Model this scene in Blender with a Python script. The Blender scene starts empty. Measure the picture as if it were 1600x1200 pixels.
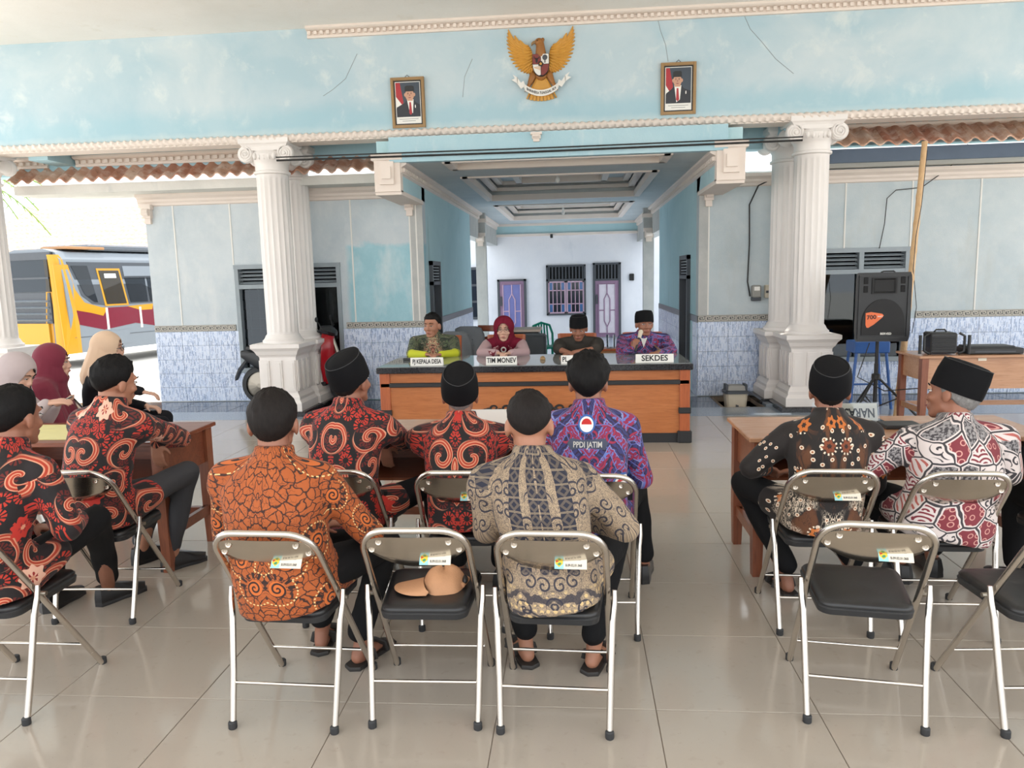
import bpy, math, random
import numpy as np
from mathutils import Vector, Matrix, noise
random.seed(7)
R = math.radians
S = bpy.context.scene
COL = S.collection

# ------------------------------------------------------------------ camera
CF, CP, CY, CR, CH = 1176.4, 0.141369, 0.085793, 0.024409, 1.67
def cam_axes():
    cy, sy, cp, sp = math.cos(CY), math.sin(CY), math.cos(CP), math.sin(CP)
    fwd = Vector((-sy*cp, cy*cp, -sp)); right = Vector((cy, sy, 0)); down = fwd.cross(right)
    c, s = math.cos(CR), math.sin(CR)
    return c*right + s*down, -s*right + c*down, fwd
AX, AD, AF = cam_axes()
cam = bpy.data.cameras.new('camera'); camo = bpy.data.objects.new('camera', cam); COL.objects.link(camo)
cam.sensor_fit = 'HORIZONTAL'; cam.sensor_width = 36; cam.lens = CF/1600*36; cam.clip_start = .05; cam.clip_end = 500
camo.matrix_world = Matrix(((AX.x, -AD.x, -AF.x, 0), (AX.y, -AD.y, -AF.y, 0), (AX.z, -AD.z, -AF.z, CH), (0, 0, 0, 1)))
S.camera = camo
# ------------------------------------------------------------------ light
w = bpy.data.worlds.new('sky'); S.world = w; w.use_nodes = True
bg = w.node_tree.nodes['Background']
SKY_STRENGTH, SUN_STRENGTH = 1.5, 2.6
bg.inputs[0].default_value = (0.93, 0.965, 1.0, 1); bg.inputs[1].default_value = SKY_STRENGTH
sl = bpy.data.lights.new('sun', 'SUN'); so = bpy.data.objects.new('sun', sl); COL.objects.link(so)
sl.energy = SUN_STRENGTH; sl.angle = R(1.0); sl.color = (1, .95, .86)
so.rotation_euler = Vector((-0.05, 0.42, 1)).to_track_quat('Z', 'Y').to_euler()   # midday sun high beyond the hall
so.location = (0, 0, 12)
S.view_settings.view_transform = 'Standard'; S.view_settings.look = 'None'; S.view_settings.gamma = 1
S.view_settings.use_curve_mapping = False; S.view_settings.exposure = 0.88
S.cycles.max_bounces = 8; S.cycles.diffuse_bounces = 5; S.cycles.glossy_bounces = 4; S.cycles.transmission_bounces = 6

# ------------------------------------------------------------------ pixel of the 1600x1200 frame -> point in the world
def ray(u, v): return AX*(u-800) + AD*(v-600) + AF*CF
def PZ(u, v, z=0.0):
    d = ray(u, v); return Vector((0, 0, CH)) + d*((z-CH)/d.z)
def PY(u, v, Y):
    d = ray(u, v); return Vector((0, 0, CH)) + d*(Y/d.y)

# ------------------------------------------------------------------ mesh helpers
class MB:
    def __init__(s): s.v = []; s.f = []; s.m = []; s.mi = 0
    def add(s, vs, fs):
        o = len(s.v); s.v += [tuple(p) for p in vs]; s.f += [tuple(i+o for i in f) for f in fs]; s.m += [s.mi]*len(fs); return s
    def box(s, a, b, M=None):
        x0, y0, z0 = a; x1, y1, z1 = b
        vs = [Vector(p) for p in ((x0,y0,z0),(x1,y0,z0),(x1,y1,z0),(x0,y1,z0),(x0,y0,z1),(x1,y0,z1),(x1,y1,z1),(x0,y1,z1))]
        if M: vs = [M @ p for p in vs]
        return s.add(vs, [(3,2,1,0),(4,5,6,7),(0,1,5,4),(1,2,6,5),(2,3,7,6),(3,0,4,7)])
    def cbox(s, c, h, M=None, b=0.0):            # box with chamfered vertical profile (b = bevel)
        if not b: return s.box([c[i]-h[i] for i in range(3)], [c[i]+h[i] for i in range(3)], M)
        x, y, z = h; rings = []
        for dz, sh in ((-z, b), (-z+b, 0), (z-b, 0), (z, b)):
            X, Y = x-sh, y-sh; bb = min(b, X*.5, Y*.5)
            rings.append([Vector((c[0]+px, c[1]+py, c[2]+dz)) for px, py in ((-X+bb,-Y),(X-bb,-Y),(X,-Y+bb),(X,Y-bb),(X-bb,Y),(-X+bb,Y),(-X,Y-bb),(-X,-Y+bb))])
        if M: rings = [[M @ p for p in r] for r in rings]
        return s.loft(rings)
    def loft(s, rings, cap=True, closed=True):
        n = len(rings[0]); vs = [p for r in rings for p in r]; fs = []
        for i in range(len(rings)-1):
            for j in range(n if closed else n-1):
                k = (j+1) % n; fs.append((i*n+j, i*n+k, (i+1)*n+k, (i+1)*n+j))
        if cap and closed: fs.append(tuple(range(n-1, -1, -1))); fs.append(tuple((len(rings)-1)*n+j for j in range(n)))
        return s.add(vs, fs)
    def lathe(s, prof, n=24, c=(0,0,0), M=None, cap=True):
        rings = [[Vector((c[0]+r*math.cos(2*math.pi*j/n), c[1]+r*math.sin(2*math.pi*j/n), c[2]+z)) for j in range(n)] for r, z in prof]
        if M: rings = [[M @ p for p in r] for r in rings]
        return s.loft(rings, cap)
    def square(s, prof, c=(0,0,0)):
        return s.loft([[Vector((c[0]+a*x, c[1]+a*y, c[2]+z)) for x, y in ((-1,-1),(1,-1),(1,1),(-1,1))] for a, z in prof])
    def tube(s, pts, r, n=8, flat=1.0, ref=None):
        pts = [Vector(p) for p in pts]; rings = []; N = len(pts); up = None
        for i, p in enumerate(pts):
            t = ((pts[min(i+1, N-1)]-pts[max(i-1, 0)])).normalized()
            if up is None:
                up = Vector(ref) if ref else (Vector((0,0,1)) if abs(t.z) < .9 else Vector((0,1,0)))
            a = t.cross(up).normalized(); b = a.cross(t).normalized(); up = b
            rr = r[i] if isinstance(r, (list, tuple)) else r
            rings.append([p + a*rr*math.cos(2*math.pi*j/n) + b*rr*flat*math.sin(2*math.pi*j/n) for j in range(n)])
        return s.loft(rings)
    def cap(s, p0, p1, r0, r1=None, n=12):       # capsule with tapering radius
        p0, p1 = Vector(p0), Vector(p1); r1 = r0 if r1 is None else r1
        t = (p1-p0); L = t.length; t = t/L if L > 1e-6 else Vector((0,0,1))
        a = t.orthogonal().normalized(); b = t.cross(a); rings = []
        for c, r, q in [(p0, r0, -.99), (p0, r0, -.7), (p0, r0, -.35), (p0, r0, 0), (p1, r1, 0), (p1, r1, .35), (p1, r1, .7), (p1, r1, .99)]:
            k = math.sqrt(max(0, 1-q*q))*r
            rings.append([c + t*r*q + a*k*math.cos(2*math.pi*j/n) + b*k*math.sin(2*math.pi*j/n) for j in range(n)])
        return s.loft(rings)
    def ell(s, c, r, M=None, n=16, m=10):
        rings = []
        for i in range(m+1):
            th = math.pi*(i/m); th = min(max(th, .02), math.pi-.02)
            rings.append([Vector((c[0]+r[0]*math.sin(th)*math.cos(2*math.pi*j/n), c[1]+r[1]*math.sin(th)*math.sin(2*math.pi*j/n), c[2]-r[2]*math.cos(th))) for j in range(n)])
        if M: rings = [[M @ p for p in q] for q in rings]
        return s.loft(rings)
    def prism(s, poly, d, M=None):               # polygon in x,z extruded along y by d
        n = len(poly); vs = [Vector((x, 0, z)) for x, z in poly] + [Vector((x, d, z)) for x, z in poly]
        if M: vs = [M @ p for p in vs]
        fs = [tuple(range(n)), tuple(range(2*n-1, n-1, -1))] + [(i, i+n, (i+1) % n + n, (i+1) % n) for i in range(n)]
        return s.add(vs, fs)
    def mesh(s, name, mats, smooth=None):
        me = bpy.data.meshes.new(name); me.from_pydata(s.v, [], s.f)
        for m in (mats if isinstance(mats, (list, tuple)) else [mats]): me.materials.append(m)
        if any(s.m): me.polygons.foreach_set('material_index', s.m)
        fixn(me)
        if smooth is not None:
            me.polygons.foreach_set('use_smooth', [True]*len(me.polygons)); me.set_sharp_from_angle(angle=R(smooth))
        me.update(); return me
    def build(s, name, mats, parent=None, smooth=None, loc=None, **k):
        return link(name, s.mesh(name, mats, smooth), parent, loc, **k)
import bmesh
def fixn(me):
    b = bmesh.new(); b.from_mesh(me); bmesh.ops.recalc_face_normals(b, faces=b.faces); b.to_mesh(me); b.free()
def link(name, me, parent=None, loc=None, **k):
    o = bpy.data.objects.new(name, me); COL.objects.link(o)
    if parent: o.parent = parent
    if loc is not None: o.location = loc
    for a, b in k.items(): o[a] = b
    return o
def thing(name, label, cat, loc=(0,0,0), rz=0, group=None):
    o = bpy.data.objects.new(name, None); COL.objects.link(o); o.location = loc; o.rotation_euler = (0, 0, rz)
    o.empty_display_size = .1; o['label'] = label; o['category'] = cat
    if group: o['group'] = group
    return o
def tag(o, label, cat, group=None):
    o['label'] = label; o['category'] = cat
    if group: o['group'] = group
    return o
def struct(name, mb, m, parent=None, smooth=None): return mb.build(name, m, parent, smooth, kind='structure')
def dup(root, loc, rz, label=None):
    r = root.copy(); COL.objects.link(r); r.location = loc; r.rotation_euler = (0, 0, rz)
    if label: r['label'] = label
    for ch in list(root.children):
        c = ch.copy(); COL.objects.link(c); c.parent = r
        for g in list(ch.children):
            d = g.copy(); COL.objects.link(d); d.parent = c
    return r
def evalmesh(o):
    dg = bpy.context.evaluated_depsgraph_get(); dg.update()
    return bpy.data.meshes.new_from_object(o.evaluated_get(dg), depsgraph=dg)
def remesh(mb, name, vox, it=4, fac=.5, dec=None):
    me = mb.mesh('tmp', []) ; o = bpy.data.objects.new('tmp', me); COL.objects.link(o)
    m = o.modifiers.new('r', 'REMESH'); m.mode = 'VOXEL'; m.voxel_size = vox; m.use_smooth_shade = True
    if it: q = o.modifiers.new('s', 'SMOOTH'); q.iterations = it; q.factor = fac
    if dec: d = o.modifiers.new('d', 'DECIMATE'); d.ratio = dec
    r = evalmesh(o); bpy.data.objects.remove(o); bpy.data.meshes.remove(me); r.name = name
    r.polygons.foreach_set('use_smooth', [True]*len(r.polygons)); r.materials.clear(); return r
def text_mesh(txt, size, depth=.001, align='CENTER', sx=1.0):
    c = bpy.data.curves.new('t', 'FONT'); c.body = txt; c.size = size; c.extrude = depth; c.align_x = align; c.align_y = 'CENTER'; c.resolution_u = 3; c.offset = .022*size
    o = bpy.data.objects.new('t', c); COL.objects.link(o); me = evalmesh(o)
    bpy.data.objects.remove(o); bpy.data.curves.remove(c)
    if sx != 1: me.transform(Matrix.Diagonal((sx, 1, 1, 1)))
    me.materials.clear(); return me
def text_on(name, txt, size, mat, M, parent, depth=.0012, align='CENTER', sx=1.0, **k):
    me = text_mesh(txt, size, depth, align, sx); me.transform(M); me.materials.append(mat); return link(name, me, parent, **k)
RX90 = Matrix.Rotation(R(90), 4, 'X')            # text in x,y -> x,z facing -y

# ------------------------------------------------------------------ node helpers
class E:
    def __init__(s, g, k): s.g, s.k = g, k
    def __add__(s, o): return s.g.m('ADD', s, o)
    __radd__ = __add__
    def __sub__(s, o): return s.g.m('SUBTRACT', s, o)
    def __rsub__(s, o): return s.g.m('SUBTRACT', o, s)
    def __mul__(s, o): return s.g.m('MULTIPLY', s, o)
    __rmul__ = __mul__
    def __truediv__(s, o): return s.g.m('DIVIDE', s, o)
    def __lt__(s, o): return s.g.m('LESS_THAN', s, o)
    def __gt__(s, o): return s.g.m('GREATER_THAN', s, o)
class G:
    def __init__(s, name):
        s.mat = bpy.data.materials.new(name); s.mat.use_nodes = True; s.t = s.mat.node_tree; s.n = s.t.nodes; s.b = s.n['Principled BSDF']
    def N(s, t): return s.n.new(t)
    def put(s, sock, v):
        if isinstance(v, E): s.t.links.new(v.k, sock)
        elif isinstance(v, tuple) and len(v) == 3 and sock.type == 'RGBA': sock.default_value = (*v, 1)
        else: sock.default_value = v
    def m(s, op, *a):
        n = s.N('ShaderNodeMath'); n.operation = op
        for i, v in enumerate(a): s.put(n.inputs[i], v)
        return E(s, n.outputs[0])
    def frac(s, a): return s.m('FRACT', a)
    def abs(s, a): return s.m('ABSOLUTE', a)
    def sin(s, a): return s.m('SINE', a)
    def mx(s, a, b): return s.m('MAXIMUM', a, b)
    def mn(s, a, b): return s.m('MINIMUM', a, b)
    def st(s, e0, e1, x):
        n = s.N('ShaderNodeMapRange'); s.put(n.inputs[0], x); n.inputs[1].default_value = e0; n.inputs[2].default_value = e1; return E(s, n.outputs[0])
    def co(s, kind='Object'):
        n = s.N('ShaderNodeTexCoord'); return E(s, n.outputs[kind])
    def pos(s): return E(s, s.N('ShaderNodeNewGeometry').outputs['Position'])
    def uv(s): n = s.N('ShaderNodeUVMap'); n.uv_map = 'UVMap'; return E(s, n.outputs[0])
    def sep(s, v): n = s.N('ShaderNodeSeparateXYZ'); s.put(n.inputs[0], v); return [E(s, o) for o in n.outputs]
    def vec(s, x=0., y=0., z=0.):
        n = s.N('ShaderNodeCombineXYZ')
        for i, v in enumerate((x, y, z)): s.put(n.inputs[i], v)
        return E(s, n.outputs[0])
    def mapv(s, v, sc): n = s.N('ShaderNodeVectorMath'); n.operation = 'MULTIPLY'; s.put(n.inputs[0], v); n.inputs[1].default_value = sc; return E(s, n.outputs[0])
    def noise(s, v, sc, det=3, rough=.55, dist=0.):
        n = s.N('ShaderNodeTexNoise'); s.put(n.inputs['Vector'], v); n.inputs['Scale'].default_value = sc; n.inputs['Detail'].default_value = det
        n.inputs['Roughness'].default_value = rough; n.inputs['Distortion'].default_value = dist; return E(s, n.outputs[0])
    def voro(s, v, sc, feat='F1', rnd=1.0, dim='2D'):
        n = s.N('ShaderNodeTexVoronoi'); n.voronoi_dimensions = dim; n.feature = feat; s.put(n.inputs['Vector'], v)
        n.inputs['Scale'].default_value = sc; n.inputs['Randomness'].default_value = rnd; return n
    def cell(s, x, y, sc, rnd=.7):               # local polar coordinates inside voronoi cells: r, angle, two randoms
        n = s.voro(s.vec(x, y), sc, 'F1', rnd); p = s.sep(E(s, n.outputs['Position'])); c = s.sep(E(s, n.outputs['Color']))
        dx, dy = x-p[0], y-p[1]
        return s.m('SQRT', dx*dx+dy*dy), s.m('ARCTAN2', dy, dx), c[0], c[1], dx, dy
    def edge(s, x, y, sc, rnd=1.0): return E(s, s.voro(s.vec(x, y), sc, 'DISTANCE_TO_EDGE', rnd).outputs['Distance'])
    def mix(s, f, a, b):
        n = s.N('ShaderNodeMix'); n.data_type = 'RGBA'; s.put(n.inputs[0], f); s.put(n.inputs[6], a); s.put(n.inputs[7], b); return E(s, n.outputs[2])
    def rnd(s): return E(s, s.N('ShaderNodeObjectInfo').outputs['Random'])
    def out(s, col, rough=.6, metal=0., bump=None, bs=.3, bd=.01, spec=None, coat=None, sheen=None):
        s.put(s.b.inputs['Base Color'], col); s.put(s.b.inputs['Roughness'], rough); s.put(s.b.inputs['Metallic'], metal)
        if spec is not None: s.put(s.b.inputs['Specular IOR Level'], spec)
        if coat is not None: s.put(s.b.inputs['Coat Weight'], coat); s.b.inputs['Coat Roughness'].default_value = .08
        if sheen is not None: s.put(s.b.inputs['Sheen Weight'], sheen)
        if bump is not None:
            n = s.N('ShaderNodeBump'); s.put(n.inputs['Height'], bump); n.inputs['Strength'].default_value = bs; n.inputs['Distance'].default_value = bd
            s.t.links.new(n.outputs[0], s.b.inputs['Normal'])
        return s.mat
def lin(r, g, b):
    f = lambda c: (c/255/12.92) if c/255 <= .04045 else ((c/255+.055)/1.055)**2.4
    return (f(r), f(g), f(b))
def plain(name, c, rough=.6, metal=0., var=.12, sc=9., spec=None, bump=0.):
    g = G(name); n = g.noise(g.co(), sc, 4)
    d = tuple(max(0, x*(1-var)) for x in c); l = tuple(min(1, x*(1+var)) for x in c)
    return g.out(g.mix(n, d, l), rough, metal, bump=(g.noise(g.co(), sc*6, 3) if bump else None), bs=bump, spec=spec)
# ------------------------------------------------------------------ materials
def m_floor():
    g = G('floor_tile'); r = g.rnd(); p = g.pos(); n = g.noise(p, 1.3, 5); q = g.noise(p, 22, 4); sp = g.noise(p, 130, 1)
    c = g.mix(n, lin(168,158,146), lin(181,172,160)); c = g.mix(r*.35, c, lin(174,162,147)); c = g.mix(g.st(.60,.8,q)*.25, c, lin(130,116,98)); c = g.mix(g.st(.77,.80,sp)*.7, c, lin(95,80,65))
    return g.out(c, g.st(0,1,q)*.10+.07, 0, spec=.5, coat=.15)
def m_plaster(name, a, b, c, patch, sc=1.1, big=.5):
    g = G(name); p = g.pos(); n = g.noise(p, sc, 6, .6, .4); q = g.noise(p, sc*.45, 4, .55, .6); f = g.noise(p, 45, 3); s = g.noise(g.mapv(p, (2.2, 2.2, .55)), 1.6, 5, .65)
    col = g.mix(g.st(.35,.7,n), a, b); col = g.mix(g.st(.52,.66,q)*big, col, c); col = g.mix(g.st(.6,.7,s)*.45, col, patch); col = g.mix(g.st(.45,.9,f)*.25, col, c)
    return g.out(col, .85, bump=g.noise(p, 60, 4), bs=.15)
def m_beam():                                                 # pale blue plaster: washed patches and a darker blue band low down
    g = G('beam_plaster'); p = g.pos(); x, y, z = g.sep(p); n = g.noise(p, 1.0, 6, .6, .5); q = g.noise(p, 3.2, 5, .62, .3)
    col = g.mix(g.st(.35,.66,n), lin(172,197,208), lin(196,210,216)); col = g.mix(g.st(.56,.72,q)*.7, col, lin(214,222,222))
    e = z + (q-.5)*.35; col = g.mix(g.st(3.82,3.62,e)*.55, col, lin(150,192,206)); e2 = z+(q-.5)*.16; col = g.mix(g.st(3.52,3.42,e2)*.6, col, lin(214,222,220))
    return g.out(col, .8, bump=q, bs=.08)
def m_wall(name, grey, teal, xs, hi):
    g = G(name); p = g.pos(); x, y, z = g.sep(p); n = g.noise(p, 1.4, 6, .62, .3); q = g.noise(p, 5, 6, .7); f = g.noise(p, 90, 2)
    col = g.mix(g.st(.3,.7,n), grey[0], grey[1]); col = g.mix(g.st(.45,.75,q)*.45, col, grey[2]); col = g.mix(g.st(.56,.64,f)*.3, col, grey[1])
    k = g.st(-.03,.03, x-xs+(q-.5)*.10)*g.st(.03,-.03, z-hi+(n-.5)*.5); col = g.mix(k, col, g.mix(g.st(.4,.7,q), teal[0], teal[1]))
    d = g.noise(g.mapv(p, (1.2,1.2,.5)), 1.7, 5, .6); col = g.mix(g.st(.55,.72,d)*.55, col, grey[3])
    return g.out(col, .88, bump=f, bs=.25)
def m_bluetile():
    g = G('blue_dash_tile'); p = g.pos(); x, y, z = g.sep(p); u = x+y
    r = []
    for k, (sx, sz) in enumerate(((56, 13), (49, 15), (64, 12))):
        col_ = g.m('FLOOR', u*sx+k*.37); h = g.frac(g.sin(col_*12.9898+k*7.1)*43758.5); zz = z*sz+h*7; cell = g.m('FLOOR', zz); hh = g.frac(g.sin(cell*78.233+col_*37.7+k)*9631.7)
        fx = g.abs(g.frac(u*sx+k*.37)-.5); fz = g.abs(g.frac(zz)-.5); r.append((hh, (fx < .3)*(fz < .40)))
    col = g.mix(g.noise(p, 2.2, 3), lin(186,204,232), lin(218,226,242))
    for (hh, m), cc, t in zip(r, (lin(120,146,190), lin(228,234,246), lin(96,118,160)), (.5, .45, .72)): col = g.mix(m*(hh > t)*.6, col, cc)
    return g.out(col, .18, spec=.5)
def m_granite(name, a, b, rough=.12): g = G(name); p = g.pos(); return g.out(g.mix(g.st(.4,.65,g.noise(p, 60, 5)), a, b), rough, spec=.5)
def m_wood(name, a, b, c, rough=.35, sc=1.0, axis=0, spec=.5):
    g = G(name); p = g.co(); s = [14*sc]*3; s[axis] = 1.3*sc; v = g.mapv(p, tuple(s)); n = g.noise(v, 1.0, 5, .6, 1.6); q = g.noise(g.mapv(p, tuple(x*6 for x in s)), 1.0, 3); k = g.noise(p, 2.5, 3)
    col = g.mix(g.st(.3,.7,n), a, b); col = g.mix(g.st(.5,.75,q)*.5, col, c); col = g.mix(g.st(.5,.75,k)*.3, col, c)
    return g.out(col, rough, bump=q, bs=.05, spec=spec)
def m_chrome():
    g = G('chrome'); p = g.co(); n = g.noise(p, 30, 4, .7); q = g.noise(p, 5, 3); rust = g.st(.66,.72,n)*g.st(.5,.6,q)
    return g.out(g.mix(rust, lin(214,208,200), lin(110,72,52)), g.st(0,1,q)*.16+.13+rust*.4, g.m('SUBTRACT', 1, rust*.8))
def m_plate():
    g = G('backrest_steel'); p = g.co(); q = g.noise(g.mapv(p, (3, 3, 30)), 1, 4); return g.out(g.mix(q, lin(190,182,170), lin(214,206,194)), .16+q*.08, 1)
def m_glass(name, tint, rough=.03):
    g = G(name); n = g.N('ShaderNodeBsdfGlossy'); n.inputs[0].default_value = (.9,.95,1,1); n.inputs[1].default_value = rough
    t = g.N('ShaderNodeBsdfTransparent'); t.inputs[0].default_value = (*tint, 1); mx = g.N('ShaderNodeMixShader'); fr = g.N('ShaderNodeFresnel'); fr.inputs[0].default_value = 1.55
    a = g.m('ADD', E(g, fr.outputs[0])*.9, .0); g.put(mx.inputs[0], a); g.t.links.new(t.outputs[0], mx.inputs[1]); g.t.links.new(n.outputs[0], mx.inputs[2])
    g.t.links.new(mx.outputs[0], g.n['Material Output'].inputs[0]); return g.mat
def m_terracotta(name='roof_tile', bright=0):
    g = G(name); r = g.rnd(); n = g.noise(g.pos(), 7, 5); c = g.mix(r, lin(176,118,94), lin(206,166,140)); c = g.mix(g.st(.45,.7,n)*.8, c, lin(232,212,196)); return g.out(g.mix(g.st(.6,.75,g.noise(g.pos(), 16, 3))*.6, c, lin(88,66,58)), .85)
M = {}
M['tile'] = m_floor(); M['grout'] = plain('grout', lin(118,104,90), .9)
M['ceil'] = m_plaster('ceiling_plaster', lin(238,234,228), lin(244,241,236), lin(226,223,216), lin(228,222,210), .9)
M['beam'] = m_beam()
M['teal'] = m_plaster('teal_plaster', lin(172,207,214), lin(184,214,220), lin(160,196,204), lin(140,172,176), 1.1, .4)
M['paleblue'] = m_plaster('pale_blue_plaster', lin(160,197,210), lin(178,208,217), lin(190,212,218), lin(206,218,220), 1.3, .4)
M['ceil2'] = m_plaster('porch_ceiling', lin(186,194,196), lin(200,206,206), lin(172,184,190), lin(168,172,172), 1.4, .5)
G1 = (lin(182,194,201), lin(204,212,216), lin(212,216,217), lin(224,226,225))
M['wallL'] = m_wall('wall_plaster_left', G1, (lin(152,194,205), lin(166,204,214)), -3.12, 2.15)
M['wallR'] = m_wall('wall_plaster_right', (lin(176,190,196), lin(196,205,208), lin(208,212,211), lin(182,186,182)), (lin(166,190,196), lin(178,198,202)), 99, 0)
M['whitewall'] = m_plaster('white_wall', lin(214,217,224), lin(224,226,231), lin(208,212,220), lin(200,206,214), 1.2, .3)
M['concrete'] = m_plaster('bare_concrete', lin(176,178,176), lin(192,192,188), lin(160,164,164), lin(206,204,198), 3, .4)
M['cream'] = plain('cream_paint', lin(226,214,204), .6, var=.06, sc=4); M['column'] = plain('white_column_paint', lin(230,225,221), .45, var=.04, sc=3)
M['btile'] = m_bluetile(); M['ltile'] = m_granite('pale_corridor_floor', lin(178,190,204), lin(200,208,216), .15); M['keydark'] = plain('key_border_dark', lin(70,72,72), .3); M['keylight'] = plain('key_border_light', lin(206,200,188), .35)
M['granite'] = m_granite('grey_granite', lin(128,140,152), lin(150,160,170)); M['slate'] = m_granite('dark_slate_tile', lin(52,58,66), lin(78,86,96)); M['black'] = plain('black_paint', (.012,.012,.013), .4)
M['plinth'] = m_granite('black_plinth', (.01,.01,.012), (.03,.03,.035), .2); M['void'] = plain('dark_interior', (.012,.012,.013), .9)  # void: near-black colour standing in for unlit rooms and recesses
M['ground'] = plain('yard_concrete', lin(222,217,208), .9, sc=1.2); M['frame'] = plain('grey_blue_frame', lin(146,156,162), .5); M['dframe'] = plain('dark_grey_frame', lin(70,74,80), .5)
M['glass'] = m_glass('window_glass', (.42,.46,.48)); M['clear'] = m_glass('clear_acrylic', (.93,.95,.96)); M['busglass'] = m_glass('bus_glass', (.28,.32,.35))
M['terra'] = m_terracotta(); M['fasciaW'] = m_plaster('fascia_white', lin(206,206,200), lin(218,217,211), lin(190,190,186), lin(180,184,182), 2, .3); M['fasciaB'] = plain('fascia_slate_blue', lin(84,98,116), .7, var=.2, sc=3)
M['desk'] = m_wood('red_brown_desk_wood', lin(128,74,50), lin(150,90,62), lin(98,54,38), .28); M['deskL'] = m_wood('dark_red_desk_wood', lin(108,56,38), lin(134,74,50), lin(78,40,30), .3)
M['desktop'] = m_wood('light_desk_top', lin(178,132,100), lin(192,148,116), lin(150,106,78), .22); M['orangewood'] = m_wood('orange_varnished_wood', lin(178,106,60), lin(196,124,74), lin(150,84,46), .3); M['trimwood'] = m_wood('orange_brown_trim', lin(172,92,56), lin(188,104,62), lin(140,70,40), .3, axis=2)
M['deskend'] = m_wood('desk_leg_wood', lin(122,70,48), lin(146,86,60), lin(92,50,36), .35, axis=2)
M['chrome'] = m_chrome(); M['plate'] = m_plate(); M['vinyl'] = plain('black_vinyl', (.016,.016,.017), .33, var=.3, sc=20); M['rubber'] = plain('dark_rubber', (.035,.036,.038), .7); M['steel_dull'] = plain('dull_steel', lin(150,142,130), .35, .9)
M['rivet'] = plain('rivet_steel', lin(205,196,184), .25, 1.0)
M['paper'] = plain('white_paper', lin(236,234,228), .6, var=.02); M['ink'] = plain('black_ink', (.01,.01,.012), .6); M['paper2'] = plain('cream_paper', lin(228,218,200), .6, var=.03); M['cyan'] = plain('sticker_blue', lin(150,208,214), .5); M['red'] = plain('red_print', lin(190,40,38), .5); M['yellow'] = plain('yellow_print', lin(228,190,50), .5); M['green'] = plain('green_print', lin(60,140,90), .5)
M['gold'] = plain('gold_paint', lin(206,152,66), .42, var=.12, sc=12); M['golddark'] = plain('bronze_paint', lin(150,98,42), .45); M['maroonp'] = plain('maroon_paint', lin(128,56,52), .5); M['whitep'] = plain('white_paint', lin(226,224,218), .5, var=.02)
M['gilt'] = plain('gilt_frame', lin(150,120,80), .35, .3); M['navyprint'] = plain('photo_backdrop', lin(58,68,80), .35); M['suit'] = plain('photo_suit', lin(34,36,44), .35); M['photoskin'] = plain('photo_skin', lin(196,150,124), .4); M['photored'] = plain('photo_red', lin(170,40,48), .4)
M['plastic'] = plain('black_plastic', (.02,.021,.023), .45); M['grille'] = plain('speaker_grille', (.010,.010,.011), .65); M['greypl'] = plain('grey_plastic', lin(150,148,142), .5); M['beigepl'] = plain('beige_plastic', lin(206,196,176), .5)
M['bamboo'] = m_wood('bamboo', lin(196,160,116), lin(212,178,136), lin(170,130,90), .5, axis=2); M['cable'] = plain('black_cable', (.02,.02,.02), .5); M['greenpl'] = plain('green_plastic', lin(20,150,124), .35); M['bluepaint'] = plain('blue_paint', lin(52,98,168), .4)
M['tan'] = plain('tan_cap_cloth', lin(196,146,108), .85, var=.08, sc=30, bump=.2); M['cardboard'] = plain('tan_box', lin(170,126,86), .7)
M['busyellow'] = plain('bus_yellow', lin(196,140,22), .22, var=.03); M['busred'] = plain('bus_red', lin(112,22,42), .25, var=.05); M['bussilver'] = plain('bus_silver', lin(124,132,140), .3, var=.03); M['busgrey'] = plain('bus_dark_trim', lin(66,71,78), .5); M['busroof'] = plain('bus_roof_pod', lin(92,98,106), .6)  # bus paint darkened to stand in for the shade the bus is parked in
M['purpled'] = plain('purple_door_panel', lin(112,116,172), .45); M['mauve'] = plain('mauve_door_frame', lin(140,112,138), .45); M['palemauve'] = plain('pale_door_panel', lin(206,200,210), .45); M['mauveline'] = plain('door_moulding', lin(190,160,180), .45)
M['bluepane'] = plain('blue_pane', lin(70,110,160), .15); M['darkpane'] = plain('dark_pane', lin(38,44,54), .12); M['redplastic'] = plain('red_bodywork', lin(170,24,36), .2); M['palm'] = plain('palm_leaf', lin(120,150,70), .6, var=.3); M['leaf'] = plain('tree_leaf', lin(70,110,50), .7, var=.4); M['bark'] = plain('bark', lin(110,90,70), .9)
def skin(name, c, lip=0): return plain(name, lin(*c), .5, var=.10, sc=14)
M['skinA'] = skin('skin_warm_brown', (152,102,80)); M['skinB'] = skin('skin_tan', (168,117,92)); M['skinC'] = skin('skin_light_tan', (204,160,138)); M['lip'] = plain('lips', lin(150,80,76), .45); M['eyewhite'] = plain('eye_white', lin(225,220,215), .25); M['iris'] = plain('iris', (.02,.012,.01), .1)
def m_hair(name, c, c2):
    g = G(name); p = g.co(); n = g.noise(g.mapv(p, (120,120,40)), 1, 3); return g.out(g.mix(n, c, c2), .65, bump=n, bs=.5, bd=.004, spec=.18)
M['hair'] = m_hair('black_hair', (.003,.0028,.0028), (.011,.010,.010)); M['hairgrey'] = m_hair('grey_hair', (.10,.095,.09), (.36,.35,.34)); M['hairshort'] = m_hair('cropped_hair', (.006,.005,.005), (.022,.017,.015))
def m_cloth(name, a, rough=.85, var=.12, sheen=.1):
    g = G(name); p = g.co(); n = g.noise(p, 6, 4); f = g.noise(p, 260, 2); return g.out(g.mix(n, tuple(x*(1-var) for x in a), tuple(min(1, x*(1+var)) for x in a)), rough, bump=f, bs=.12, bd=.002, sheen=sheen if sum(a) > .2 else 0, spec=.5 if sum(a) > .2 else .15)
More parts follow.
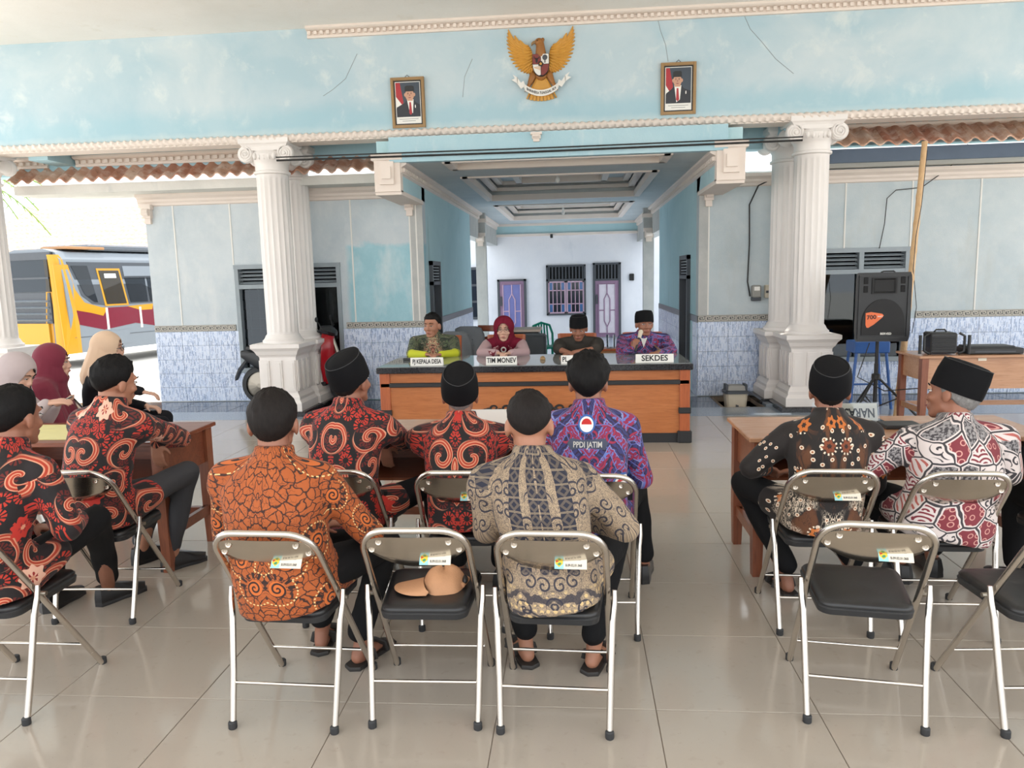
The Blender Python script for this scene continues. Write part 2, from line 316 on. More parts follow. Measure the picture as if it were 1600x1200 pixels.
M['trouser'] = m_cloth('black_trouser_cloth', (.012,.012,.013), .85); M['trouserg'] = m_cloth('charcoal_trouser_cloth', lin(68,68,71), .85); M['velvet'] = m_cloth('black_velvet', (.006,.006,.007), .8, sheen=.15); M['velvetr'] = plain('velvet_piping', (.03,.03,.032), .6); M['shoe'] = plain('black_leather', (.012,.011,.011), .3); M['sandal'] = plain('sandal_black', (.025,.022,.02), .6)
M['hijabL'] = m_cloth('lilac_grey_hijab', lin(178,164,164)); M['hijabM'] = m_cloth('maroon_hijab', lin(116,34,54)); M['hijabC'] = m_cloth('cream_hijab', lin(212,182,154)); M['hijabD'] = m_cloth('deep_maroon_hijab', lin(112,26,46)); M['blackcloth'] = m_cloth('black_blouse', lin(30,30,34)); M['mauvecloth'] = m_cloth('dusty_pink_sleeves', lin(178,148,150)); M['darkshirt'] = m_cloth('dark_olive_grey_shirt', lin(62,58,54))
# ------------------------------------------------------------------ printed shirt cloths (all work in unwrapped cloth metres: u across from the back seam, v up)
def uvxy(g, mirror=True):
    x, y, z = g.sep(g.uv()); w = g.noise(g.uv(), 9, 2); x = g.abs(x) if mirror else x
    return x+(w-.5)*.012, y+(w-.5)*.012
def fin(g, col): return g.out(col, .8, bump=g.noise(g.co(), 260, 2), bs=.1, bd=.002, sheen=.05)
def scrolls(g, x, y, sc, rad, arms=1.0, tw=17, rnd=.55, w=.22):
    r, a, c0, c1, dx, dy = g.cell(x, y, sc, rnd); sg = (c1 > .5)*2.0-1.0
    s = g.abs(g.frac(a*sg*(arms/6.2832)+r*tw+c0)-.5); k = g.st(rad, rad*.9, r)
    return (s < w)*k, (s < w*.72)*k, (s < w*.18)*k, r
def petals(g, x, y, sc, r0, r1, n=11, rnd=.8):
    r, a, c0, c1, dx, dy = g.cell(x, y, sc, rnd); return (g.sin(a*n) > -.25)*(r > r0)*(r < r1), r, c0, a
def b_red(name, seed):
    g = G(name); x, y = uvxy(g); x = x+seed*.37; y = y+seed*.21
    col = lin(25,19,21); orange, cream, red = lin(172,58,36), lin(214,148,118), lin(184,52,36)
    p, r, c0, a = petals(g, x, y, 13.5, .013, .031); col = g.mix(p, col, red)
    p, r, c0, a = petals(g, x+.043, y+.031, 12.5, .012, .029, 10); col = g.mix(p*(c0 > .35), col, lin(176,48,38))
    o, i, l, r = scrolls(g, x, y, 6.6, .075, 1.0, 16, .5); r2 = g.cell(x, y, 6.6, .5)[2]; on = (r2 > .22)
    halo = g.st(.085,.08,r)*on; col = g.mix(halo*.75, col, lin(30,22,24)); col = g.mix(o*on, col, cream); col = g.mix(i*on, col, orange); col = g.mix(l*on, col, cream)
    r, a, c0, c1, dx, dy = g.cell(x+.09, y+.11, 3.6, .6); f = r*(1.0+.13*g.sin(a*8)); on = c0 > .3
    col = g.mix((f < .044)*on, col, g.mix(c1 > .5, lin(190,50,40), lin(232,184,160))); col = g.mix((f < .02)*(g.sin(a*6) > 0)*on, col, lin(150,40,40)); col = g.mix((f < .009)*on, col, cream)
    return fin(g, col)
def b_orange():
    g = G('orange_batik'); x, y = uvxy(g); w = g.noise(g.vec(x, y), 11, 3); xx, yy = x+(w-.5)*.085, y+(g.noise(g.vec(y, x), 11, 3)-.5)*.085
    col = g.mix(g.noise(g.vec(x, y), 8, 3), lin(158,76,30), lin(178,94,42)); dk = lin(44,24,20)
    col = g.mix(g.st(.085,.05,g.edge(xx, yy, 34))*.95, col, dk); col = g.mix(g.st(.05,.03,g.edge(xx*1.4, yy, 60)*1.0)*g.st(.45,.55,w)*.9, col, dk)
    r, a, c0, c1, dx, dy = g.cell(x, y, 6.2, .6); on = c0 > .35; s = g.abs(g.frac(a*.159+r*60)-.5); col = g.mix((r < .03)*on, col, lin(196,100,40)); col = g.mix((s < .2)*(r < .03)*on, col, dk)
    fan = (g.sin(a*13) > .2)*(r > .036)*(r < .058)*on*(dy > -.01); col = g.mix(fan, col, dk); col = g.mix((g.abs(r-.062) < .0025)*on*(g.sin(a*30) > 0), col, lin(226,190,130))
    return fin(g, col)
def b_beige():
    g = G('beige_navy_batik'); x, y = uvxy(g); navy, bg_ = lin(34,36,52), lin(160,138,112)
    n = g.noise(g.vec(x, y), 75, 3, .6, 1.5); s = g.abs(g.frac(n*5)-.5); col = g.mix(g.st(.26,.16,s)*.72, g.mix(g.noise(g.vec(x, y), 7, 2), bg_, lin(178,156,128)), lin(66,62,66))
    r, a, c0, c1, dx, dy = g.cell(x, y, 13, .7); sp = g.abs(g.frac(a*.159+r*45)-.5); col = g.mix((sp < .16)*(r < .032), col, lin(52,50,60))
    hi = g.st(.60,.62,y)
    for c, hw in ((.020, .017), (.094, .023), (.215, .011)):
        b = g.abs(x-c); inb = (b < hw)*hi; ch = g.abs(g.frac(y*22)-.5); k = (b*18+ch*.9 < .42); k2 = (b*18+ch*.9 < .2); e = (b > hw*.82)
        cc = g.mix((k-k2)*.30, navy, lin(150,132,108)); cc = g.mix((g.abs(ch-.46) < .022)*.7, cc, lin(178,158,128)); col = g.mix(inb, col, cc)
    lo = g.st(.56,.54,y); s2 = g.abs(g.frac(y*16+g.noise(g.vec(x, y), 14, 2)*2.4)-.5); d = g.cell(x, y, 42, .1)[0]
    col = g.mix(lo*(s2 < .16)*.85, col, navy); col = g.mix(lo*(d < .007)*(s2 > .3), col, lin(206,178,128))
    return fin(g, col)
def b_purple(name):
    g = G(name); x, y = uvxy(g); n = g.noise(g.vec(x, y), 18, 3, .6, .8); navy = lin(40,36,66)
    z = g.frac(y*9+g.abs(g.frac(x*5)-.5)*2.2+(n-.5)*.5); col = g.mix(z < .45, lin(138,36,72), lin(52,54,108)); col = g.mix(g.abs(z-.45) < .07, col, navy); col = g.mix(z > .93, col, lin(128,138,188))
    s = g.abs(g.frac((x+y)*38+n*3)-.5); col = g.mix((s < .17)*(z < .45), col, lin(48,30,62)); s = g.abs(g.frac((x-y)*30+n*4)-.5); col = g.mix((s < .14)*(z > .45), col, lin(98,116,184))
    o, i, l, r = scrolls(g, x, y, 10, .045, 2.0, 26, .8, .2); col = g.mix(o*.85, col, navy); col = g.mix(i*.9, col, lin(160,42,72)); col = g.mix(g.edge(x, y, 9) < .018, col, lin(98,106,172))
    return fin(g, col)
def b_brown():
    g = G('black_brown_batik'); x, y = uvxy(g); n = g.noise(g.vec(x*2.2, y), 6, 3, .6, 1.2); col = g.mix(g.st(.50,.60,n)*(x < .17), lin(30,24,22), lin(96,58,34))
    col = g.mix(g.st(.04,.02,g.abs(g.frac(n*9)-.5))*.6, col, lin(24,18,16)); cr = lin(224,206,184)
    r, a, c0, c1, dx, dy = g.cell(x, y, 24, .8); col = g.mix((r < .009)*(c0 > .55), col, cr); col = g.mix((r < .0045)*(c0 > .55), col, lin(150,90,50))
    r, a, c0, c1, dx, dy = g.cell(x, y, 8.5, .6); f = r*(1+.2*g.sin(a*6)); on = (c0 > .4); col = g.mix((f < .024)*on, col, g.mix(c1 > .5, lin(190,106,46), lin(120,60,34))); col = g.mix((r > .027)*(r < .036)*(g.sin(a*12) > .3)*on*(y < .92), col, cr); col = g.mix((f < .009)*on, col, lin(44,26,20))
    fe = g.abs(g.frac(a*2.2+r*22+n)-.5); low = g.st(.70,.66,y); w_ = g.noise(g.vec(x*3, y), 12, 3, .6, 2.0); col = g.mix(low*(g.abs(g.frac(w_*7+y*9)-.5) < .17)*g.st(.46,.54,g.noise(g.vec(x, y), 7, 1)), col, cr)
    return fin(g, col)
def b_patch():
    g = G('white_maroon_patchwork_batik'); x, y = uvxy(g, False); n = g.noise(g.vec(x, y), 9, 2); xx, yy = x+(n-.5)*.05, y+(n-.5)*.03
    v = g.voro(g.vec(xx, yy), 11.0, 'F1', .9); c = g.sep(E(g, v.outputs['Color'])); dk, mar, cr, gr = lin(62,58,62), lin(126,48,58), lin(216,204,200), lin(150,146,146)
    r, a, c0, c1, dx, dy = g.cell(x, y, 26, .5); dots = g.mix((r < .012)*(r > .008), mar, lin(206,150,140)); st_ = g.mix(g.abs(g.frac((x+y*.8)*34+n*2)-.5) < .2, cr, lin(178,96,88))
    sc_ = g.abs(g.frac(g.m('SQRT', g.m('POWER', g.frac(x*16)-.5, 2)+g.m('POWER', g.frac(y*20), 2))*3.0)-.5); scal = g.mix(sc_ < .22, cr, mar); o, i, l, rr = scrolls(g, x, y, 19, .028, 1, 40, .6, .24); scr = g.mix(i, cr, dk); spk = g.mix(g.st(.45,.55,g.noise(g.vec(x, y), 90, 2)), dk, gr)
    col = g.mix(c[0] > .2, dots, scal); col = g.mix(c[0] > .42, col, scr); col = g.mix(c[0] > .6, col, st_); col = g.mix(c[0] > .72, col, spk)
    e = g.edge(xx, yy, 11.0, .9); col = g.mix(e < .10, col, cr); col = g.mix(e < .04, col, dk); return fin(g, col)
def b_green():
    g = G('olive_black_batik'); x, y = uvxy(g); n = g.noise(g.vec(x, y), 20, 3, .6, 1); o, i, l, r = scrolls(g, x, y, 9, .05, 2, 24, .7, .24)
    col = g.mix(g.st(.45,.55,n), lin(36,40,36), lin(92,104,72)); col = g.mix(i, col, lin(24,26,28)); col = g.mix(l, col, lin(170,160,130)); col = g.mix(g.abs(g.frac(y*40)-.5) < .15, col, lin(70,80,62))
    front = g.st(.36,.44,x)*(y < 3); col = g.mix(front*(n > .5), col, lin(166,84,78)); col = g.mix(front*(g.abs(g.frac(n*6)-.5) < .15), col, lin(214,206,160)); s = g.st(5.30,5.33,y); col = g.mix(s, col, lin(188,192,34)); return fin(g, col)
def b_vest():
    g = G('maroon_print_vest'); x, y = uvxy(g); r, a, c0, c1, dx, dy = g.cell(x, y, 26, .8); return fin(g, g.mix((r < .011)*(g.sin(a*5) > -.4), lin(112,28,44), lin(220,190,190)))
def b_skirt():
    g = G('orange_flower_cloth'); p = g.sep(g.co()); r, a, c0, c1, dx, dy = g.cell(p[0], p[1], 16, .8); col = g.mix(r < .02, lin(186,62,36), lin(206,140,70)); return g.out(g.mix((r > .02)*(g.sin(a*5) > .4), col, lin(70,50,44)), .8)
for k, s in (('redA', 0), ('redB', .4), ('redC', .9), ('redD', 1.5)): M[k] = b_red('red_black_batik_'+k[-1].lower(), s)
M['orange'] = b_orange(); M['beige'] = b_beige(); M['purple'] = b_purple('purple_pink_batik'); M['brown'] = b_brown(); M['patch'] = b_patch(); M['greenb'] = b_green(); M['vest'] = b_vest(); M['skirt'] = b_skirt()
# ------------------------------------------------------------------ the setting
TX, TY, TS = .2925, 2.738, .6125
slab = MB().box((-7.9, -3.5, -.12), (8.2, 8.84, -.004)); floor = struct('floor', slab, M['grout'])
tm = MB(); h = TS/2-.0015; tm.loft([[Vector((a*hh, b*hh, z)) for a, b in ((-1,-1),(1,-1),(1,1),(-1,1))] for hh, z in ((h, -.008), (h, -.0015), (h-.002, 0))]); tmesh = tm.mesh('tile', M['tile'])
far = MB(); k = 0
for j in range(-9, 10):
    y = TY+(j+.5)*TS
    if y > 8.8: continue
    for i in range(-13, 13):
        x = TX+(i+.5)*TS; d = Vector((x, y, 0)) - Vector((0, 0, CH)); dep = d.dot(AF)
        if dep > .9:
            u, v = 800+CF*d.dot(AX)/dep, 600+CF*d.dot(AD)/dep
            if -190 < u < 1790 and v < 1420 and k < 298:
                k += 1; link('tile', tmesh, floor, (x, y, 0)); continue
        far.add([(x-h, y-h, 0), (x+h, y-h, 0), (x+h, y+h, 0), (x-h, y+h, 0)], [(0,1,2,3)])
far.build('outer_tiles', M['tile'], floor, kind='stuff')
last = MB(); ye = TY+10*TS
b = MB().box((-7.9, 8.84, -.12), (8.2, 9.40, .002)); struct('trim_1', b, M['granite'])                     # granite border strip of the hall floor
# dark tile strip under the walls, with a drain pit on the right
sx0, sx1, py0, py1 = 1.84, 2.32, 9.46, 10.2
b = MB()
for x0, y0, x1, y1 in ((-7.9, 9.4, sx0, 10.3), (sx1, 9.4, 8.2, 10.3), (sx0, 9.4, sx1, py0), (sx0, py1, sx1, 10.3)): b.box((x0, y0, -.12), (x1, y1, -.006))
b.mi = 1; b.box((sx0, py0, -.42), (sx1, py1, -.30)); b.box((sx0-.03, py0-.03, -.42), (sx0, py1+.03, -.06)); b.box((sx1, py0-.03, -.42), (sx1+.03, py1+.03, -.06)); b.box((sx0, py0-.03, -.42), (sx1, py0, -.06)); b.box((sx0, py1, -.42), (sx1, py1+.03, -.06))
terr = struct('floor_terrace', b, [M['grout'], M['void']])
tt = MB().loft([[Vector((a*hx, c*hy, z)) for a, c in ((-1,-1),(1,-1),(1,1),(-1,1))] for hx, hy, z in ((.197, .2215, -.008), (.197, .2215, -.001), (.195, .2195, 0))]).mesh('slate_tile', M['slate'])
for r in range(2):
    for i in range(-18, 19):
        x = i*.4; y = 9.4+.225+r*.45
        if sx0-.2 < x < sx1+.2 or not -7.6 < x < 7.6: continue
        link('slate_tile', tt, terr, (x, y, 0))
MB().box((sx1+.02, 9.42, -.004), (sx1+.30, 10.28, .03)).build('slab_cover', M['granite'], terr)
struct('ground', MB().box((-60, -40, -.5), (60, 80, -.13)), M['ground'])
struct('floor_corridor', MB().box((-2.05, 10.3, -.12), (1.64, 21, 0)).box((-6, 15, -.12), (-2.05, 21, -.01)).box((1.64, 15, -.12), (6, 21, -.01)), M['ltile'])

# front beam, back beam, hall ceiling
bm_ = MB().box((-8.6, 9.2, 3.40), (8.8, 9.45, 5.3)); beam = struct('trim_2', bm_, M['beam'])
struct('ceiling', MB().box((-8.6, -.8, 4.64), (8.8, 9.2, 4.8)), M['ceil'])
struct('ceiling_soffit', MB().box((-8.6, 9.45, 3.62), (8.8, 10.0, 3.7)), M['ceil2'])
bb = MB().box((-8.6, 10.0, 3.185), (8.8, 10.22, 3.9)); struct('trim_3', bb, M['paleblue'])
cb = MB()
for x in (-6.85, -3.73, 2.62, 6.4): cb.box((x-.13, 9.45, 3.30), (x+.13, 10.0, 3.62))
struct('trim_4', cb, M['paleblue'])
def rope(mb, x0, x1, y, z, r=.045, pitch=.085):
    n = int((x1-x0)/pitch*5); rings = []
    for i in range(n+1):
        x = x0+(x1-x0)*i/n; ph = x/pitch*math.pi
        rings.append([Vector((x, y+rr*math.cos(t), z+rr*math.sin(t))) for t in [2*math.pi*j/8 for j in range(8)] for rr in [r*(1+.22*math.sin(2*(t-ph)))]])
    mb.loft(rings)
def cornice(mb, x0, x1, y, z0, z1, d, eggs=.10):
    h = z1-z0; prof = [(0, z0), (-d*.35, z0), (-d*.4, z0+h*.2), (-d*.3, z0+h*.25), (-d*.3, z0+h*.6), (-d*.8, z0+h*.7), (-d, z0+h*.8), (-d, z1), (0, z1)]
    mb.loft([[Vector((x, y+a, z)) for a, z in prof] for x in (x0, x1)])
    n = int((x1-x0)/eggs)
    for i in range(n):
        x = x0+(i+.5)*(x1-x0)/n; mb.box((x-eggs*.32, y-d*.62, z0+h*.28), (x+eggs*.18, y-d*.28, z0+h*.6))
mb = MB(); rope(mb, -8.6, 8.8, 9.18, 3.395); mb.box((-8.6, 9.17, 3.345), (8.8, 9.45, 3.40)); struct('trim_5', mb, M['cream'], smooth=50)
mb = MB()
for x0, x1 in ((-6.7, -3.95), (2.95, 6.3), (6.5, 8.8), (-8.6, -7.1)): cornice(mb, x0, x1, 10.0, 3.28, 3.42, .10)
mb.box((-3.4, 9.93, 3.5), (2.4, 10.0, 3.6)); struct('trim_6', mb, M['cream'])
mb = MB(); cornice(mb, -3.12, 8.8, 9.2, 4.52, 4.64, .10, .075); struct('trim_7', mb, M['cream'])
mb = MB()                                                        # two thin rods / cables strung below the beam
mb.tube([(-3.5, 8.94, 3.10), (-.5, 8.93, 3.085), (2.55, 8.94, 3.10)], .012, 6); mb.tube([(-3.5, 8.93, 3.135), (-.2, 8.93, 3.125), (2.55, 8.93, 3.135)], .008, 6)
tag(mb.build('cable', M['cable']), 'two thin dark cables strung below the beam between the columns', 'cable')
def bracket_ornament(mb, x, y, z, wd=.16, hh=.2, d=.1):
    mb.box((x-wd/2, y-d, z-hh*.25), (x+wd/2, y, z)); mb.box((x-wd*.38, y-d*.8, z-hh*.7), (x+wd*.38, y, z-hh*.25)); mb.box((x-wd*.28, y-d*.55, z-hh), (x+wd*.28, y, z-hh*.7))
    rings = [[Vector((x+s*wd*.3, y-d*.9+rr*math.cos(t), z-hh*.4+rr*math.sin(t))) for t in [2*math.pi*j/10 for j in range(10)] for rr in [hh*.2]] for s in (-1, 1)]; mb.loft(rings)
mb = MB(); bracket_ornament(mb, -.55, 9.99, 3.52); struct('trim_8', mb, M['cream'])
# cracks in the plaster: thin grooves drawn as dark hairline strips proud of the wall by a fraction
def crack(pts, name='crack'):
    return MB().tube([PY(u, v, 9.2)+Vector((0, -.0005, 0)) for u, v in pts], .0035, 4).build(name, M['frame'], beam)
crack([(505,150),(520,140),(540,123),(545,112),(558,84)]); crack([(723,152),(726,120),(738,92)]); crack([(1026,22),(1032,48),(1040,70),(1044,96)]); crack([(1162,22),(1172,45),(1190,65),(1212,92),(1240,115)]); 

# columns
def flute_ring(r, z, n=18, depth=.075):
    out = []
    for i in range(n*4):
        a = 2*math.pi*i/(n*4); k = (1, 1-depth*.8, 1-depth, 1-depth*.8)[i % 4] if i % 4 else 1
        out.append(Vector((r*k*math.cos(a), r*k*math.sin(a), z)))
    return out
def column(x, y, label, s=1.0, grp=None, sw=.30):
    t = thing('fluted_column', label, 'column', (x, y, 0), 0)
    MB().square([(.36, .002), (.36, .05), (.345, .062)]).build('plinth', M['plinth'], t)
    p = [(.30, .06), (.30, .16), (.285, .18), (.27, .20), (.27, .235), (.255, .26), (.235, .29), (.235, .74), (.245, .76), (.26, .775), (.28, .82), (.315, .86), (.315, .905), (.29, .915)]
    b = MB().square(p)
    for dx, dy in ((0,-1),(1,0),(0,1),(-1,0)):                    # raised moulded panels on each face
        Mr = Matrix.Rotation(math.atan2(dx, -dy), 4, 'Z')
        for c in (-.165, .0, .165): b.box((c-.055, -.252, .31), (c+.055, -.233, .70), Mr); b.box((c-.035, -.258, .34), (c+.035, -.25, .67), Mr)
    b.build('pedestal', M['column'], t)
    b = MB().lathe([(.255, .912), (.255, .945), (.24, .955), (.225, .975), (.215, 1.0), (.19, 1.03)], 32); b.build('base_moulding', M['column'], t, smooth=35)
    r0 = .195
    b = MB().loft([flute_ring(r0, z, depth=d) for z, d in ((1.02, 0), (1.045, 0), (1.06, .075), (1.6, .075), (2.2, .075), (2.93, .075), (2.945, 0), (3.02, 0))]); b.build('shaft', M['column'], t, smooth=50)
    b = MB().lathe([(.20, 2.985), (.222, 2.995), (.222, 3.02), (.2, 3.03), (.2, 3.10), (.215, 3.13), (.245, 3.17), (.25, 3.22), (.22, 3.26)], 32); b.build('necking', M['column'], t, smooth=40)
    b = MB()
    for yy in (-.20, .12):
        for s_ in (-1, 1):
            cx = s_*.245; b.loft([[Vector((cx+r*math.cos(a), yy+q, 3.225+r*math.sin(a))) for a in [2*math.pi*j/20 for j in range(20)]] for r, q in ((.095, .08), (.105, .06), (.105, .02), (.092, 0.0))])
            pts = [Vector((cx+s_*(.085*(1-k/44))*math.cos(k*.42+1.57), yy-.004, 3.225+(.085*(1-k/44))*math.sin(k*.42+1.57))) for k in range(40)]; b.tube(pts, .011, 6); b.ell((cx, yy-.005, 3.225), (.022, .018, .022), n=8, m=6)
        b.loft([[Vector((-.22, yy+a, z)), Vector((-.1, yy+a, z-.012)), Vector((0, yy+a, z-.016)), Vector((.1, yy+a, z-.012)), Vector((.22, yy+a, z)), Vector((.22, yy+a, 3.32)), Vector((0, yy+a, 3.31)), Vector((-.22, yy+a, 3.32))] for a, z in ((0, 3.27), (.08, 3.27))])
    for s_ in (-1, 1): b.lathe([(.095, -.14), (.075, -.04), (.07, 0), (.075, .04), (.095, .14)], 14, M=Matrix.Translation((s_*.245, 0, 3.225)) @ Matrix.Rotation(R(90), 4, 'X'))
    b.build('volutes', M['column'], t, smooth=40)
    b = MB()
    for i in range(-2, 3): b.ell((i*.06, -.222, 3.19), (.024, .03, .042), n=8, m=6); b.ell((i*.06, .222, 3.19), (.024, .03, .042), n=8, m=6)
    b.build('egg_ornament', M['column'], t, smooth=60)
    rings = [[Vector((a*hw, c*hw*.78, z)) for a, c in ((-1,-1),(-.5,-.93),(.5,-.93),(1,-1),(1,1),(.5,.93),(-.5,.93),(-1,1))] for hw, z in ((.27, 3.30), (.29, 3.33), (.31, 3.345), (.31, 3.40))]
    MB().loft(rings).build('abacus', M['column'], t)
    return t
column(-3.73, 9.36, 'white fluted column, the front one of the pair left of the long table')
column(-3.70, 9.98, 'white fluted column, the rear one of the pair left of the long table')
column(2.78, 9.36, 'white fluted column, the front one of the pair right of the long table')
column(2.68, 9.98, 'white fluted column, the rear one of the pair right of the long table')
column(-7.57, 9.36, 'white fluted column cut off by the left edge of the photo, beside the bus')

# walls behind the columns
def wall_with_hole(name, x0, x1, z1, hole, m, y0=10.3, y1=10.5):
    hx0, hx1, hz0, hz1 = hole; b = MB()
    for a, c, d, e in ((x0, hx0, 0, z1), (hx1, x1, 0, z1), (hx0, hx1, 0, hz0), (hx0, hx1, hz1, z1)): b.box((a, y0, d), (c, y1, e))
    return struct(name, b, m)
LH, RH = (-4.74, -3.23, .42, 1.92), (3.12, 4.33, .45, 1.93)
wl = wall_with_hole('wall_left', -5.98, -2.05, 2.95, LH, M['wallL']); wr = wall_with_hole('wall_right', 1.64, 8.2, 2.95, RH, M['wallR'])
TW, TH = .40, .195
def wall_tiles(parent, x0, x1, hole):
    cache = {}
    z = .008; rows = [(.008+i*.2, .2) for i in range(5)]
    for z, hgt in rows:
        n = max(1, round((x1-x0)/TW)); w_ = (x1-x0)/n
        for i in range(n):
            segs = [(x0+i*w_, x0+(i+1)*w_, z, z+hgt)]
            a, c, d, e = segs[0]
            if c > hole[0] and a < hole[1] and e > hole[2]:
                segs = []
                if a < hole[0]-.01: segs.append((a, min(c, hole[0]), d, e))
                if c > hole[1]+.01: segs.append((max(a, hole[1]), c, d, e))
                if d < hole[2]-.01: segs.append((max(a, hole[0]), min(c, hole[1]), d, hole[2]))
            for a, c, d, e in segs:
                if c-a < .01: continue
                k = (round(c-a, 3), round(e-d, 3))
                if k not in cache:
                    X, Z = k[0]/2-.0015, k[1]/2-.0015; cache[k] = MB().loft([[Vector((p*(X-s), q, r*(Z-s))) for p, r in ((-1,-1),(1,-1),(1,1),(-1,1))] for q, s in ((0, 0), (-.010, 0), (-.012, .002))]).mesh('wall_tile', M['btile'])
                link('wall_tile', cache[k], parent, ((a+c)/2, 10.3, (d+e)/2))
    # meander border tiles
    kb = MB(); kb.mi = 0; kb.box((-.199, -.013, 0), (.199, 0, .088)); kb.mi = 1; kb.box((-.2, -.016, .079), (.2, -.012, .086)); kb.box((-.2, -.016, .003), (.2, -.012, .010))
    for q in range(4):
        x = -.2+q*.1; L = lambda a, c, d, e: kb.box((x+a, -.016, d), (x+c, -.012, e))
        L(.004, .014, .017, .072); L(.004, .076, .062, .072); L(.066, .076, .036, .072); L(.034, .076, .036, .045); L(.034, .043, .036, .055); L(.014, .096, .017, .026); L(.087, .096, .017, .072)
    km = kb.mesh('border_tile', [M['keydark'], M['keylight']]); x = x0+.2
    while x < x1+.05:
        if not (x > hole[0]-.1 and x < hole[1]+.1): link('border_tile', km, parent, (x, 10.3, 1.01))
        x += .4
wall_tiles(wl, -5.98, -2.05, LH); wall_tiles(wr, 1.64, 7.64, RH)
def strips(us, v, parent):
    for u in us: x = PY(u, v, 10.3).x; zb = 1.93 if (LH[0]-.05 < x < LH[1]+.05 or RH[0]-.05 < x < RH[1]+.05) else 1.10; MB().box((x-.009, 10.292, zb), (x+.009, 10.3, 2.78)).build('joint_strip', M['whitep'], parent)
strips((276, 364, 551, 642, 652), 400, wl); strips((1107, 1318, 1421, 1527), 400, wr)
MB().box((PY(643,400,10.3).x, 10.295, 1.10), (-2.05, 10.301, 2.78)).build('corner_pilaster', M['concrete'], wl)
MB().box((1.64, 10.295, 1.10), (PY(1106,400,10.3).x, 10.301, 2.78)).build('corner_pilaster', M['concrete'], wr)
mb = MB()
for x0, x1 in ((-6.05, -2.1), (1.64, 8.2)): mb.loft([[Vector((x, 10.3+a, z)) for a, z in ((0, 2.76), (-.03, 2.77), (-.03, 2.80), (-.05, 2.82), (-.05, 2.85), (-.10, 2.88), (-.10, 2.92), (0, 2.92))] for x in (x0, x1)])
struct('trim_9', mb, M['cream'])
mb = MB()
for x in (-5.92, -2.22, 1.76): bracket_ornament(mb, x, 10.3, 2.78, .15, .26, .09)
struct('trim_10', mb, M['cream'])
# eaves with pantiles
def eave(name, label, x0, x1, y, z0, z1, mf, ytop, n):
    t = thing(name, label, 'roof', ((x0+x1)/2, y, 0)); cx = (x0+x1)/2
    MB().box((x0-cx, 0, z0), (x1-cx, .06, z1)).build('fascia', mf, t); MB().box((x0-cx, .06, z0), (x1-cx, 10.298-y, z0+.05)).build('soffit', M['fasciaW'], t)
    MB().box((x0-cx, .06, z1-.05), (x1-cx, 1.3, z1)).build('roof_deck', M['fasciaW'], t)
    w_ = (x1-x0)/n; rings = []
    for yy, zz in ((-.14, 0), (.17, .21)):
        prof = [Vector((w_*(k/8-.5)*1.04, yy, zz+.028*math.sin(2*math.pi*k/8*1.0+.4))) for k in range(9)]; rings.append(prof+[p+Vector((0, 0, -.018)) for p in reversed(prof)])
    me = MB().loft(rings).mesh('roof_tile', M['terra'], 40)
    for r in range(3):
        for i in range(n):
            o = link('roof_tile', me, t, (x0-cx+(i+.5)*w_, r*.26+.02, z1+.045+r*.175)); o.rotation_euler = (random.uniform(-.03, .03), random.uniform(-.03, .03), random.uniform(-.03, .03))
    return t
eave('tiled_eave', 'low roof edge of weathered clay tiles over a white fascia, left of the columns', PY(22,300,9.85).x, -2.5, 9.85, 2.92, 3.04, M['fasciaW'], 0, 28)
eave('tiled_eave', 'low roof edge of pink clay tiles over a slate blue fascia, right of the columns', 3.1, 8.2, 9.7, 2.94, 3.10, M['fasciaB'], 0, 26)
# louvred windows
def window(name, H, panels, y=10.3):
    x0, x1, z0, z1 = H; cx = (x0+x1)/2; f = MB(); t = .055; zs = z1-.30
    f.box((x0, y-.03, z0), (x0+t, y+.12, z1)); f.box((x1-t, y-.03, z0), (x1, y+.12, z1)); f.box((x0-.004, y-.034, z0-.004), (x1+.004, y+.118, z0+t)); f.box((x0-.004, y-.034, z1-t), (x1+.004, y+.118, z1+.004)); f.box((x0+.004, y-.026, zs-.03), (x1-.004, y+.114, zs+.03))
    for k in range(1, panels): xx = x0+(x1-x0)*k/panels; f.box((xx-.03, y-.028, z0), (xx+.03, y+.118, z1))
    w_ = struct(name, f, M['frame'])
    for p in range(panels):
        a, c = x0+(x1-x0)*p/panels+.04, x0+(x1-x0)*(p+1)/panels-.04
        for i in range(4):
            zz = zs+.055+i*.052; MB().box((a, -.03, -.005), (c, .03, .005), Matrix.Translation((0, y+.04, zz)) @ Matrix.Rotation(R(25), 4, 'X')).build('louvre_slat', M['frame'], w_)
    return w_, zs
w1, zs1 = window('window_1', LH, 2)
for i in range(8):                                               # glass louvre panes, left half
    zz = LH[2]+.14+i*.135; MB().box((LH[0]+.06, -.002, -.075), (LH[0]+.72, .003, .075), Matrix.Translation((0, 10.36, zz)) @ Matrix.Rotation(R(-3), 4, 'X')).build('louvre_pane', M['glass'], w1)
b = MB()
for i in range(5): b.box((LH[0]+.13+i*.13, 10.41, LH[2]+.05), (LH[0]+.142+i*.13, 10.42, zs1))
b.build('window_bars', M['dframe'], w1)
MB().box((-3.96, 10.345, LH[2]+.05), (LH[1]-.05, 10.351, zs1-.03)).build('pane', M['glass'], w1)
w2, zs2 = window('window_2', RH, 2)
for a, c in ((RH[0]+.05, (RH[0]+RH[1])/2-.03), ((RH[0]+RH[1])/2+.03, RH[1]-.05)): MB().box((a, 10.345, RH[2]+.05), (c, 10.351, zs2-.03)).build('pane', M['glass'], w2)
